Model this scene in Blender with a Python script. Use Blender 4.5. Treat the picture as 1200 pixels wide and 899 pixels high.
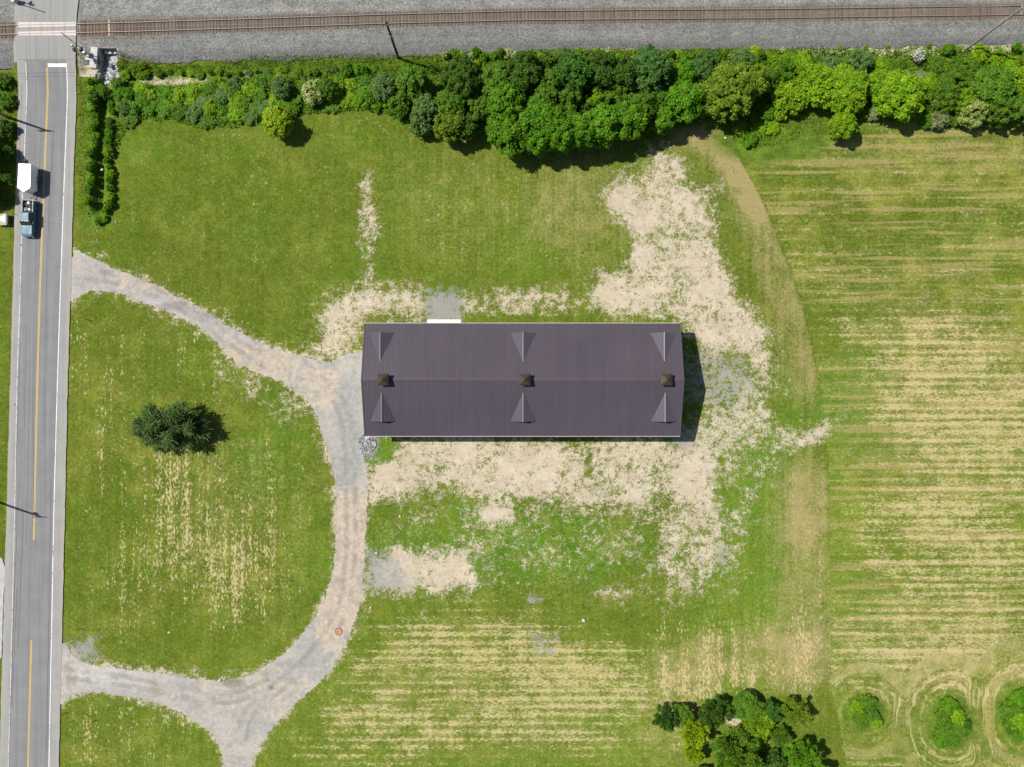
import bpy, bmesh, math, random
import numpy as np
from mathutils import Vector, Matrix
from mathutils.geometry import tessellate_polygon

for o in list(bpy.data.objects): bpy.data.objects.remove(o)
SC = bpy.context.scene
COL = SC.collection
R = math.radians
S = 0.144            # metres of ground per photograph pixel
CAMZ = 120.0

# ------------------------------------------------------------------ camera, sky, sun, exposure
cam = bpy.data.cameras.new('camera'); cam.lens = 25.0; cam.sensor_width = 36.0
cam.clip_start = 1.0; cam.clip_end = 6000
camo = bpy.data.objects.new('camera', cam); COL.objects.link(camo)
camo.location = (0, 0, CAMZ); camo.rotation_euler = (0, 0, 0)
SC.camera = camo

SUN_EL = R(53.0)
SHADOW_DIR = R(-19.0)                      # shadows fall to the right and a little down
sun_vec = Vector((-math.cos(SHADOW_DIR) * math.cos(SUN_EL), -math.sin(SHADOW_DIR) * math.cos(SUN_EL), math.sin(SUN_EL)))
world = bpy.data.worlds.new('World'); SC.world = world; world.use_nodes = True
wn = world.node_tree.nodes; wl = world.node_tree.links; wn.clear()
sky = wn.new('ShaderNodeTexSky'); sky.sky_type = 'NISHITA'; sky.sun_disc = False
sky.sun_elevation = SUN_EL
sky.sun_rotation = math.atan2(sun_vec.x, sun_vec.y)
sky.altitude = 100; sky.air_density = 1.0; sky.dust_density = 1.0
bg = wn.new('ShaderNodeBackground'); bg.inputs['Strength'].default_value = 0.07
wo = wn.new('ShaderNodeOutputWorld')
wl.new(sky.outputs[0], bg.inputs[0]); wl.new(bg.outputs[0], wo.inputs[0])
sl = bpy.data.lights.new('sun', 'SUN'); sl.energy = 4.8; sl.angle = R(0.53); sl.color = (1.0, 0.955, 0.88)
so = bpy.data.objects.new('sun', sl); COL.objects.link(so)
so.location = sun_vec * 200
so.rotation_euler = (-sun_vec).to_track_quat('-Z', 'Y').to_euler()
vs = SC.view_settings
vs.view_transform = 'Standard'; vs.look = 'None'; vs.gamma = 1.0; vs.exposure = 0.50; vs.use_curve_mapping = False

# ------------------------------------------------------------------ helpers
def W(x, y, z=0.0):
    """photograph pixel -> point on the ground plane of the place (metres)"""
    return Vector(((x - 600) * S, (449.5 - y) * S, z))

def tag(o, label, cat, group=None):
    o['label'] = label; o['category'] = cat
    if group: o['group'] = group
    return o
def structure(o): o['kind'] = 'structure'; return o
def stuff(o): o['kind'] = 'stuff'; return o

def obj(name, mesh, mat=None, parent=None, loc=(0, 0, 0), rz=0.0):
    o = bpy.data.objects.new(name, mesh); COL.objects.link(o)
    if mat is not None and len(mesh.materials) == 0: mesh.materials.append(mat)
    o.location = loc; o.rotation_euler = (0, 0, rz)
    if parent is not None: o.parent = parent
    return o
def empty(name, loc=(0, 0, 0), rz=0.0):
    o = bpy.data.objects.new(name, None); COL.objects.link(o)
    o.empty_display_size = 0.5; o.location = loc; o.rotation_euler = (0, 0, rz)
    return o
def copy_tree(o, parent=None):
    c = o.copy(); COL.objects.link(c)
    if parent is not None: c.parent = parent
    for ch in list(o.children): copy_tree(ch, c)
    return c

class MB:
    """collects simple shapes into one mesh"""
    def __init__(s): s.v = []; s.f = []
    def add(s, vs_, fs_):
        n = len(s.v); s.v += [tuple(p) for p in vs_]; s.f += [tuple(i + n for i in f) for f in fs_]; return s
    def box(s, x0, x1, y0, y1, z0, z1):
        return s.add([(x0,y0,z0),(x1,y0,z0),(x1,y1,z0),(x0,y1,z0),(x0,y0,z1),(x1,y0,z1),(x1,y1,z1),(x0,y1,z1)],
                     [(0,3,2,1),(4,5,6,7),(0,1,5,4),(1,2,6,5),(2,3,7,6),(3,0,4,7)])
    def tube(s, pts, rads, n=8, cap=True):
        pts = [Vector(p) for p in pts]; base = len(s.v)
        if not hasattr(rads, '__len__'): rads = [rads] * len(pts)
        for i, p in enumerate(pts):
            a = pts[max(i-1, 0)]; b = pts[min(i+1, len(pts)-1)]
            d = (b - a).normalized()
            u = d.cross(Vector((0, 0, 1)) if abs(d.z) < .9 else Vector((1, 0, 0))).normalized(); w = d.cross(u)
            for k in range(n):
                t = 2 * math.pi * k / n
                s.v.append(tuple(p + (u * math.cos(t) + w * math.sin(t)) * rads[i]))
        for i in range(len(pts) - 1):
            for k in range(n):
                k2 = (k + 1) % n
                s.f.append((base+i*n+k, base+i*n+k2, base+(i+1)*n+k2, base+(i+1)*n+k))
        if cap:
            s.f.append(tuple(base + k for k in range(n))[::-1])
            e = base + (len(pts) - 1) * n; s.f.append(tuple(e + k for k in range(n)))
        return s
    def prism(s, poly, axis, a, b):
        """poly: 2D outline; extruded along axis ('x': (y,z) outline, 'y': (x,z), 'z': (x,y))"""
        def P(p, t): return (t, p[0], p[1]) if axis == 'x' else (p[0], t, p[1]) if axis == 'y' else (p[0], p[1], t)
        n = len(poly); vs_ = [P(p, a) for p in poly] + [P(p, b) for p in poly]
        fs_ = [tuple(range(n))[::-1], tuple(range(n, 2*n))] + [(i, (i+1) % n, n+(i+1) % n, n+i) for i in range(n)]
        return s.add(vs_, fs_)
    def mesh(s, name='mesh', bevel=0.0, smooth=False, segs=2):
        m = bpy.data.meshes.new(name); m.from_pydata(s.v, [], s.f); m.update()
        bm = bmesh.new(); bm.from_mesh(m); bmesh.ops.recalc_face_normals(bm, faces=bm.faces)
        if bevel > 0:
            ed = [e for e in bm.edges if len(e.link_faces) == 2 and e.calc_face_angle(0) > .5]
            bmesh.ops.bevel(bm, geom=ed, offset=bevel, segments=segs, affect='EDGES', profile=.6, clamp_overlap=True)
        if smooth:
            for f in bm.faces: f.smooth = True
        bm.to_mesh(m); bm.free()
        return m
    def build(s, name, mat, parent=None, bevel=0.0, loc=(0,0,0), rz=0.0, smooth=False):
        return obj(name, s.mesh(name, bevel, smooth), mat, parent, loc, rz)

# ---- node material helper
class NT:
    def __init__(s, name):
        s.m = bpy.data.materials.new(name); s.m.use_nodes = True
        s.t = s.m.node_tree; s.n = s.t.nodes; s.l = s.t.links; s.n.clear()
        s.out = s.n.new('ShaderNodeOutputMaterial')
        s.b = s.n.new('ShaderNodeBsdfPrincipled'); s.l.new(s.b.outputs[0], s.out.inputs[0])
        s.pos = s.n.new('ShaderNodeNewGeometry').outputs['Position']
    def put(s, sock, v):
        if isinstance(v, bpy.types.NodeSocket): s.l.new(v, sock)
        elif isinstance(v, (tuple, list)) and len(v) == 3 and sock.type == 'RGBA': sock.default_value = (*v, 1)
        else: sock.default_value = v
    def math(s, op, a, b=0.0, c=None, clamp=False):
        n = s.n.new('ShaderNodeMath'); n.operation = op; n.use_clamp = clamp
        s.put(n.inputs[0], a); s.put(n.inputs[1], b)
        if c is not None: s.put(n.inputs[2], c)
        return n.outputs[0]
    def add(s, a, b): return s.math('ADD', a, b)
    def sub(s, a, b): return s.math('SUBTRACT', a, b)
    def mul(s, a, b): return s.math('MULTIPLY', a, b)
    def vmul(s, v, k):
        n = s.n.new('ShaderNodeVectorMath'); n.operation = 'MULTIPLY'; s.put(n.inputs[0], v); n.inputs[1].default_value = k
        return n.outputs[0]
    def noise(s, scale, detail=3.0, rough=.55, vec=None, stretch=None, dist=0.0, off=0.0):
        n = s.n.new('ShaderNodeTexNoise'); n.inputs['Scale'].default_value = scale
        n.inputs['Detail'].default_value = detail; n.inputs['Roughness'].default_value = rough; n.inputs['Distortion'].default_value = dist
        v = vec if vec is not None else s.pos
        if stretch: v = s.vmul(v, stretch)
        if off:
            a = s.n.new('ShaderNodeVectorMath'); a.operation = 'ADD'; s.put(a.inputs[0], v); a.inputs[1].default_value = (off, off*1.7, off*.3); v = a.outputs[0]
        s.l.new(v, n.inputs['Vector'])
        return n.outputs[0]
    def vor(s, scale, feat='F1', vec=None, out=0):
        n = s.n.new('ShaderNodeTexVoronoi'); n.feature = feat; n.inputs['Scale'].default_value = scale
        s.l.new(vec if vec is not None else s.pos, n.inputs['Vector'])
        return n.outputs[out]
    def ramp(s, v, a, b, lo=0.0, hi=1.0, smooth=True):
        n = s.n.new('ShaderNodeMapRange'); n.interpolation_type = 'SMOOTHSTEP' if smooth else 'LINEAR'
        s.put(n.inputs['Value'], v); s.put(n.inputs['From Min'], a); s.put(n.inputs['From Max'], b)
        s.put(n.inputs['To Min'], lo); s.put(n.inputs['To Max'], hi)
        return n.outputs[0]
    def mix(s, f, a, b, mode='MIX'):
        n = s.n.new('ShaderNodeMix'); n.data_type = 'RGBA'; n.blend_type = mode
        s.put(n.inputs[0], f); s.put(n.inputs[6], a); s.put(n.inputs[7], b)
        return n.outputs[2]
    def attr(s, name, kind='GEOMETRY'):
        n = s.n.new('ShaderNodeAttribute'); n.attribute_name = name; n.attribute_type = kind
        return n.outputs['Fac']
    def comb(s, x, y, z=0.0):
        n = s.n.new('ShaderNodeCombineXYZ'); s.put(n.inputs[0], x); s.put(n.inputs[1], y); s.put(n.inputs[2], z); return n.outputs[0]
    def sep(s, v):
        n = s.n.new('ShaderNodeSeparateXYZ'); s.l.new(v, n.inputs[0]); return n.outputs
    def hsv(s, col, h=.5, sat=1.0, v=1.0):
        n = s.n.new('ShaderNodeHueSaturation'); s.put(n.inputs['Hue'], h); s.put(n.inputs['Saturation'], sat); s.put(n.inputs['Value'], v)
        s.put(n.inputs['Color'], col); return n.outputs[0]
    def bump(s, h, strength=.4, dist=.05):
        n = s.n.new('ShaderNodeBump'); n.inputs['Strength'].default_value = strength; n.inputs['Distance'].default_value = dist
        s.l.new(h, n.inputs['Height']); s.l.new(n.outputs[0], s.b.inputs['Normal'])
    def blob(s, px, py, rx, ry):
        """soft patch round a ground place (photo pixels give the place)"""
        c = W(px, py); p = s.sep(s.pos)
        dx = s.math('DIVIDE', s.sub(p[0], c.x), rx * S); dy = s.math('DIVIDE', s.sub(p[1], c.y), ry * S)
        d = s.math('SQRT', s.add(s.mul(dx, dx), s.mul(dy, dy)))
        return s.ramp(d, 1.25, .35)
    def fin(s, col, rough=.8, metal=0.0, spec=.3):
        s.put(s.b.inputs['Base Color'], col); s.put(s.b.inputs['Roughness'], rough); s.put(s.b.inputs['Metallic'], metal)
        s.b.inputs['Specular IOR Level'].default_value = spec
        return s.m

def plain(name, col, rough=.6, metal=0.0, var=.12, scale=2.0, spec=.4):
    t = NT(name)
    tc = t.n.new('ShaderNodeTexCoord').outputs['Object']
    n = t.noise(scale, 4, .6, vec=tc)
    v = t.ramp(n, .25, .75, 1 - var, 1 + var)
    return t.fin(t.hsv(col, v=v), t.ramp(n, .2, .8, max(rough-.08, .02), min(rough+.08, 1)), metal, spec)

# ---- numpy noise and outlines
def vnoise(x, y, seed=0):
    xi = np.floor(x).astype(np.int64); yi = np.floor(y).astype(np.int64); fx = x - xi; fy = y - yi
    fx = fx*fx*(3-2*fx); fy = fy*fy*(3-2*fy)
    def h(a, b):
        n = (a * 374761393 + b * 668265263 + seed * 974634777) & 0xffffffff
        n = ((n ^ (n >> 13)) * 1274126177) & 0xffffffff
        return ((n ^ (n >> 16)) & 0xffff) / 65535.0
    return (h(xi,yi)*(1-fx)+h(xi+1,yi)*fx)*(1-fy) + (h(xi,yi+1)*(1-fx)+h(xi+1,yi+1)*fx)*fy
def fbm(x, y, seed=0, oct=4):
    t = 0; a = .5; n = 0
    for i in range(oct):
        t = t + a * vnoise(x*2**i, y*2**i, seed+i*17); n += a; a *= .5
    return t / n
def sdist(px, py, poly):
    """signed distance in pixels, positive inside"""
    P = np.asarray(poly, float); n = len(P)
    d = np.full(px.shape, 1e9); ins = np.zeros(px.shape, bool)
    for i in range(n):
        ax, ay = P[i]; bx, by = P[(i+1) % n]
        ex, ey = bx-ax, by-ay; wx, wy = px-ax, py-ay
        t = np.clip((wx*ex+wy*ey)/(ex*ex+ey*ey+1e-9), 0, 1)
        d = np.minimum(d, (wx-ex*t)**2+(wy-ey*t)**2)
        c = ((ay > py) != (by > py)) & (px < (bx-ax)*(py-ay)/((by-ay) if by != ay else 1e-9)+ax)
        ins ^= c
    return np.where(ins, 1, -1) * np.sqrt(d)
def pdist(px, py, line):
    P = np.asarray(line, float); d = np.full(px.shape, 1e9)
    for i in range(len(P)-1):
        ax, ay = P[i]; ex, ey = P[i+1]-P[i]
        t = np.clip(((px-ax)*ex+(py-ay)*ey)/(ex*ex+ey*ey+1e-9), 0, 1)
        d = np.minimum(d, (px-ax-ex*t)**2+(py-ay-ey*t)**2)
    return np.sqrt(d)
def sst(a, b, v):
    t = np.clip((v-a)/(b-a), 0, 1); return t*t*(3-2*t)
def ell(px, py, cx, cy, rx, ry, ang=0.0, soft=.55):
    c, s_ = math.cos(ang), math.sin(ang); dx, dy = px-cx, py-cy
    d = np.sqrt(((dx*c+dy*s_)/rx)**2+((-dx*s_+dy*c)/ry)**2)
    return 1 - sst(1-soft, 1+soft, d)

# ------------------------------------------------------------------ layout of the place (photo pixels)
TRACK = [(-260,41),(0,38.3),(150,35),(300,30.3),(450,25.5),(600,21.7),(750,20.2),(900,19.2),(1200,15.2),(1460,12)]
ROAD_L = [(-260,33),(0,24.5),(100,22.2),(225,18.2),(340,15),(450,12),(675,5.5),(899,-.5),(1150,-7)]
ROAD_R = [(-260,104),(0,95),(75,91.5),(100,90),(225,86),(340,83),(450,79.5),(675,74.5),(899,69),(1150,63)]
LINE_L = [(-260,43),(75,33.5),(225,27),(340,24.2),(450,20.2),(600,17.6),(800,12.8),(899,10),(1150,3)]
LINE_C = [(-260,70),(80,57.6),(150,54.5),(225,51.5),(340,47),(450,44),(630,40),(750,37),(899,33),(1150,26)]
LINE_R = [(-260,92),(80,80.5),(225,75),(340,71),(450,67.5),(600,63.3),(750,60.5),(899,57.5),(1150,51)]
def itp(tab, t):
    a = np.asarray(tab, float); return np.interp(t, a[:,0], a[:,1])
def track_c(x): return itp(TRACK, x)
def zroad(d):   return .05 + .88 * sst(80, 14, d)
def zballast(d):
    return np.interp(d, [-130,-75,-60,-20,-10,10,17,44,48], [-.3,.0,.42,.45,.70,.70,.42,.03,-.1])

C_DRIVE = [(84,290),(97,297),(112,304),(140,318),(175,330),(205,345),(240,365),(270,383),(300,400),(330,412),(355,417),(375,424),(396,424),(404,414),(424,412),(437,411),
 (437,509),(426,512),(423,522),(428,545),(432,570),(430,600),(428,640),(425,690),(420,715),(410,745),(395,775),(375,800),(345,825),(325,845),(310,865),(297,885),(290,930),
 (266,930),(262,890),(258,875),(245,855),(220,838),(190,825),(160,818),(120,812),(95,810),(80,818),(66,832),
 (66,752),(80,757),(86,770),(100,778),(140,783),(180,788),(215,793),(240,797),(270,798),(290,793),(320,775),(345,755),(365,730),(380,705),(390,675),(393,640),(394,590),(393,560),(388,540),(378,510),(370,485),(355,462),(330,446),(300,437),(275,425),(258,405),(245,390),(220,375),(190,362),(160,351),(130,341),(105,341),(92,347),(80,360)]
BELT = [(137,64),(170,72),(210,76),(260,72),(330,68),(420,66),(520,66),(560,62),(640,60),(760,62),(850,60),(900,58),(960,58),(1100,58),(1260,56),(1260,142),(1150,142),(1100,144),(1060,142),(1020,136),(985,134),(940,136),(900,142),(885,168),(860,160),(835,140),(800,150),(760,156),(720,160),(690,166),(640,172),(600,168),(570,158),(520,160),(490,156),(462,140),(445,130),(400,130),(360,134),(335,142),(310,146),(270,150),(230,150),(200,142),(168,140),(150,148),(140,165),(134,190),(120,190),(124,150),(136,120),(150,100),(136,92)]
FIELD = [(828,150),(868,185),(895,235),(925,310),(945,370),(960,440),(970,520),(973,600),(974,700),(973,800),(985,850),(1000,960),(1500,960),(1500,-20),(1010,140),(900,160)]

# ------------------------------------------------------------------ ground sheet
def axis(lo, hi, step, far):
    c = list(np.arange(lo, hi + step/2, step)); e = []; d = step*2; x = hi
    while x < far: x += d; e.append(x); d *= 1.5
    f = []; d = step*2; x = lo
    while x > -far: x -= d; f.append(x); d *= 1.5
    return np.array(f[::-1] + c + e)
gx = axis(-95.0, 95.0, .34, 2500); gy = axis(-74.0, 74.0, .34, 2500)
GX, GY = np.meshgrid(gx, gy)
PX = GX / S + 600; PY = 449.5 - GY / S
D = PY - track_c(PX)                                         # pixels south of the track
inside = (np.abs(GX) < 110) & (np.abs(GY) < 90)

# height: track bed, culvert pit, ditch, gentle rolls
GZ = np.where(D < 50, np.maximum(zballast(D) - .22, -.35), 0.0)
GZ = GZ * sst(150, 110, np.abs(GX)) if True else GZ
nearroad = sst(-9, 0, np.minimum(PX - itp(ROAD_L, PY), itp(ROAD_R, PY) - PX))
GZ = GZ*(1-nearroad) + nearroad*np.minimum(zroad(np.abs(D)) - .14, 1.0)
DITCH = [(124,80),(120,100),(118,130),(116,170),(115,210),(114,243)]
dd = pdist(PX, PY, DITCH)
GZ -= 1.1*sst(9, 2, dd)
pit = sst(4, -1, np.abs(PX-127) - 9) * sst(3, 0, np.abs(PY-77) - 19)
GZ = np.where(D < 90, GZ*(1-pit) + pit*(-1.3), GZ)
GZ += np.where(PX > 985, .35*ell(PX,PY,1012,833,26,24)+.4*ell(PX,PY,1113,846,28,30)+.4*ell(PX,PY,1190,835,28,34), 0)

n1 = fbm(PX/60, PY/60, 3); n2 = fbm(PX/14, PY/14, 7); n3 = fbm(PX/30, PY/9, 11)
dr = sdist(PX, PY, C_DRIVE)

def pot(poly, soft, bias=0.0, top=1.0):
    return np.minimum(sdist(PX, PY, poly)/(soft*4.6) + bias, top)
SOIL = [  # outline, softness in px, bias, ceiling
 ([(712,235),(722,224),(745,214),(763,200),(768,182),(785,192),(800,218),(830,226),(832,262),(828,285),(850,320),(860,345),(878,370),(900,402),(888,412),(858,420),(828,415),(812,392),(800,378),(780,372),(745,370),(720,362),(690,354),(692,342),(715,332),(738,318),(742,300),(748,272),(735,256)], 9, .08, .27),
 ([(787,186),(796,190),(799,206),(791,209)], 4, .2, 1),
 ([(378,372),(386,358),(405,348),(425,336),(437,336),(450,345),(470,342),(482,342),(488,358),(468,364),(440,361),(422,372),(412,395),(400,418),(372,418),(366,405),(380,392)], 8, .08, .22),
 ([(426,215),(433,205),(436,235),(441,272),(434,292),(436,338),(426,338),(428,290),(425,250)], 5, -.04, .1),
 ([(540,347),(600,343),(690,344),(690,358),(600,372),(545,372)], 8, -.12, .06),
 ([(432,535),(455,516),(620,515),(800,515),(832,520),(842,555),(832,592),(800,588),(780,575),(735,592),(700,592),(640,580),(560,574),(500,570),(465,584),(434,588)], 9, .08, .27),
 ([(765,592),(842,556),(852,640),(834,690),(790,697),(762,672),(776,640)], 12, -.12, .03),
 ([(800,378),(905,402),(905,470),(895,520),(850,560),(812,520),(832,460),(830,410)], 14, -.12, .06),
 ([(905,526),(935,514),(975,484),(987,487),(965,514),(930,530)], 6, -.06, .2),
 ([(890,470),(985,490),(960,530),(895,540)], 16, -.35, .1),
 ([(556,604),(575,590),(598,588),(602,610),(574,617)], 5, .0, .6),
 ([(430,665),(470,640),(540,648),(557,686),(520,692),(436,694)], 8, .02, .5),
 ([(690,690),(800,680),(830,690),(800,705),(700,706)], 10, -.3, .1),
 ([(812,372),(905,395),(920,470),(900,560),(880,640),(850,700),(780,705),(750,660),(770,600),(830,560),(835,440)], 18, -.30, -.14),
 ([(560,585),(770,590),(760,660),(640,690),(440,700),(432,600)], 14, -.36, -.22),
 ([(372,330),(500,330),(500,375),(420,420),(372,420)], 10, -.34, -.16),
 ([(250,420),(330,440),(370,480),(350,520),(300,470),(255,440)], 10, -.34, -.16),
 ([(163,90),(200,92),(240,91),(240,97),(195,99),(165,96)], 2, -.05, .06), ([(284,86),(310,86),(310,91),(284,91)], 2, -.05, .05),
 ([(100,300),(120,290),(128,300),(110,305)], 5, -.2, .3),
]
soil = np.full(PX.shape, -1.0)
for poly, sf, bi, tp in SOIL: soil = np.maximum(soil, pot(poly, sf, bi, tp))
edge = -.45 + .50*np.exp(-(np.abs(dr)/6.5)**2) + .6*(n2-.5)
edge = np.where((PX < 95) & (np.abs(dr) > 8), -1, edge)
soil = np.maximum(soil, np.where(dr > -16, edge, -1))
soil = np.maximum(soil, np.where((PX > 100) & (D < 48) & (PX > 920), -.05, -1))     # bare strip beside ballast at right
soil = np.maximum(soil, np.where((PX > 92) & (PX < 140) & (PY > 46) & (PY < 92), .35, -1))
e_ = ell(PX,PY,860,843,9,9); soil = np.maximum(soil, np.where(e_ > .02, e_ - .7, -1))
soil -= .9*ell(PX,PY,446,528,17,14) + .5*ell(PX,PY,690,545,5,14) + .6*ell(PX,PY,600,376,60,5)
gravel = np.full(PX.shape, -1.0)
for poly, sf, bi, tp in [([(500,343),(538,342),(541,380),(497,380)], 6, .1, .6), ([(800,412),(870,415),(885,450),(860,475),(800,472)], 12, -.06, .12),
    ([(430,645),(470,655),(478,690),(432,692)], 8, .06, .25), ([(786,505),(806,508),(808,522),(790,524)], 6, .1, .6), ([(615,698),(636,700),(630,710),(618,706)],4,.0,.2),
    ([(622,735),(655,745),(650,770),(622,768)],7,-.14,.02), ([(82,750),(113,748),(112,780),(82,772)],7,.0,.3), ([(415,505),(442,506),(438,535),(420,535)],5,.15,.8),
    ([(835,640),(856,640),(852,672),(838,668)],6,-.15,.2)]:
    gravel = np.maximum(gravel, pot(poly, sf, bi, tp))

gravel = np.maximum(gravel, np.where((D < 37) & ~((PX > 92) & (PX < 142) & (D > 18)), 1.2, -1))
# straw flecks: rows lying along X in the fields, along Y in the lawn west of the barn
fld = sdist(PX, PY, FIELD)
infld = sst(-1.5, 1.5, fld)
st = .30 + 0*PX
for a in [(1075,395,95,35,0,.42),(1120,470,110,60,0,.5),(1150,560,90,80,0,.45),(1060,600,70,30,0,.3),(1100,660,110,40,0,.34),(1100,735,130,40,0,.42),(1090,800,150,40,0,.46),(1100,880,130,25,0,.32),(1100,152,70,10,0,.3),(955,300,30,35,0,.2),(1000,330,60,12,0,.15)]:
    st = st + a[5]*ell(PX,PY,*a[:5])
for a in [(990,480,30,45,0,.25),(960,560,20,25,0,.1),(1150,515,40,16,0,.22),(1000,700,30,40,0,.12)]:
    st = st - a[5]*ell(PX,PY,*a[:5])
st = st*sst(130, 200, PY)*.55 + st*.45
bl = np.zeros_like(PX)
for a in [(560,800,190,80,0,.62),(690,840,110,60,0,.3),(420,870,110,40,0,.4),(540,735,90,40,0,.28),(680,780,90,40,0,.25),(640,600,120,60,0,.14)]:
    bl = bl + a[5]*ell(PX,PY,*a[:5])
bl *= sst(4, 14, -dr)
straw = np.where(PX < 800, 0, st)*infld + bl*(1-infld)
straw = np.where(straw > .02, np.clip(straw + .75*(fbm(PX/30, PY/17, 61)-.52)*sst(.1,.5,straw), .03, 2), straw)
strawv = np.zeros_like(PX)
for a in [(235,425,70,50,0,.32),(265,590,85,100,0,.42),(300,690,60,60,0,.22),(150,520,60,90,0,.15),(115,430,40,80,0,.26),(160,600,80,90,0,.26),(210,690,120,70,0,.24),(160,860,70,50,0,.36),(225,830,50,22,.4,.4),(98,860,14,60,0,.32),(640,270,60,60,0,.12),(560,250,90,80,0,.10),(300,250,160,90,0,.10),(800,770,60,60,0,.4),(900,760,70,50,0,.45),(790,840,40,60,0,.30),(950,700,24,120,0,.28),(945,590,30,50,0,.2),(860,800,100,20,0,.3)]:
    strawv = strawv + a[5]*ell(PX,PY,*a[:5])
strawv *= (1-infld)*sst(-3, 6, -dr)
# dried, mown ground
tan = .10*n1
ARC = [(800,158),(838,162),(866,190),(890,240),(914,310),(934,370),(948,440)]
tan = tan + .80*sst(30, 4, pdist(PX,PY,ARC[:4]))*sst(0,5,-fld) + .60*sst(62, 4, pdist(PX,PY,ARC[2:]))*sst(0,3,-fld)*(1-.6*(soil > -.2))
tan = tan + (.5*ell(PX,PY,940,580,36,50,0,.9) + .55*ell(PX,PY,942,690,38,120,0,.8) + .5*ell(PX,PY,880,770,110,38) + .35*ell(PX,PY,790,840,45,70) + .35*ell(PX,PY,690,250,60,80) + .22*ell(PX,PY,560,230,120,90) + .25*ell(PX,PY,270,610,80,100) + .3*ell(PX,PY,560,820,200,80))*(1-infld)
tan = tan + infld*(.32*ell(PX,PY,1100,180,160,30) + .42*ell(PX,PY,1110,480,150,130) + .40*ell(PX,PY,1090,780,160,110) + .20*ell(PX,PY,1050,280,140,90))
tan = tan + .35*sst(22, 4, np.abs(D-60))*(PX > 900)*(PX < 1200)
tan = tan*(.55+.9*n2)
lush = .30 + .5*(n1-.5)
for a in [(1000,480,40,60,0,.6),(560,640,140,50,0,.5),(870,560,50,70,0,.45),(690,640,90,40,0,.4),(445,528,20,16,0,.8),(320,530,40,60,0,.3),(360,650,30,60,0,.2),(860,700,60,50,0,.35),(920,620,40,160,0,.25),(1010,730,60,50,0,.3),(620,300,40,30,0,.25),(160,170,60,20,0,.2),(400,160,60,30,0,.15),(1150,515,45,18,0,.4),(940,480,30,40,0,.08)]:
    lush = lush + a[5]*ell(PX,PY,*a[:5])
lime = np.clip(.55*ell(PX,PY,890,660,90,150,0,.8) + .5*infld*sst(250,560,PY) + .45*ell(PX,PY,520,840,320,110,0,.6) + .35*ell(PX,PY,800,840,120,80,0,.7) + .25*ell(PX,PY,620,270,150,90,0,.8), 0, .75)
# row coordinate in metres (curves round the bush islands)
row = GY.copy()
for cx, cy, rx, ry in [(1012,833,30,28),(1113,846,34,40),(1200,838,36,46)]:
    q = np.sqrt(((PX-cx)/rx)**2 + ((PY-cy)/ry)**2)
    k = sst(2.05, 1.55, q)*infld
    q = q*(1+.22*(fbm(PX/22,PY/22,77)-.5)); row = row*(1-k) + k*(q*rx*S); straw = straw*(1-.12*k)
turf = np.zeros_like(PX)           # uncut growth
for a in [(1012,833,25,22,.2,1),(1113,846,28,32,0,1),(1192,835,28,36,0,1),(905,165,70,25,0,.9),(880,150,40,22,.4,.8)]:
    turf = np.maximum(turf, a[5]*ell(PX,PY,*a[:5],soft=.25))
turf = np.maximum(turf, sst(-6, 4, sdist(PX,PY,BELT)))
turf = np.maximum(turf, sst(8, 3, np.abs(PX-116)-12)*((PY > 88) & (PY < 268)))
straw = straw*(1-turf); strawv = strawv*(1-turf)

nx, ny = len(gx), len(gy)
gm = bpy.data.meshes.new('ground')
gm.vertices.add(nx*ny)
gm.vertices.foreach_set('co', np.stack([GX, GY, GZ], -1).astype(np.float32).ravel())
ii = (np.arange(ny-1)[:,None]*nx + np.arange(nx-1)[None,:]).ravel()
quads = np.stack([ii, ii+1, ii+nx+1, ii+nx], -1).astype(np.int32)
gm.loops.add(quads.size); gm.loops.foreach_set('vertex_index', quads.ravel())
gm.polygons.add(len(quads)); gm.polygons.foreach_set('loop_start', (np.arange(len(quads))*4).astype(np.int32))
gm.update(calc_edges=True)
def fattr(mesh, name, arr):
    a = mesh.attributes.new(name, 'FLOAT', 'POINT'); a.data.foreach_set('value', np.ascontiguousarray(arr, np.float32).ravel())
for nm, ar in [('soil',soil),('gravel',gravel),('straw',straw),('strawv',strawv),('tan',tan),('lush',lush),('row',row),('turf',turf),('field',infld),('lime',lime)]:
    fattr(gm, nm, ar)

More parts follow.
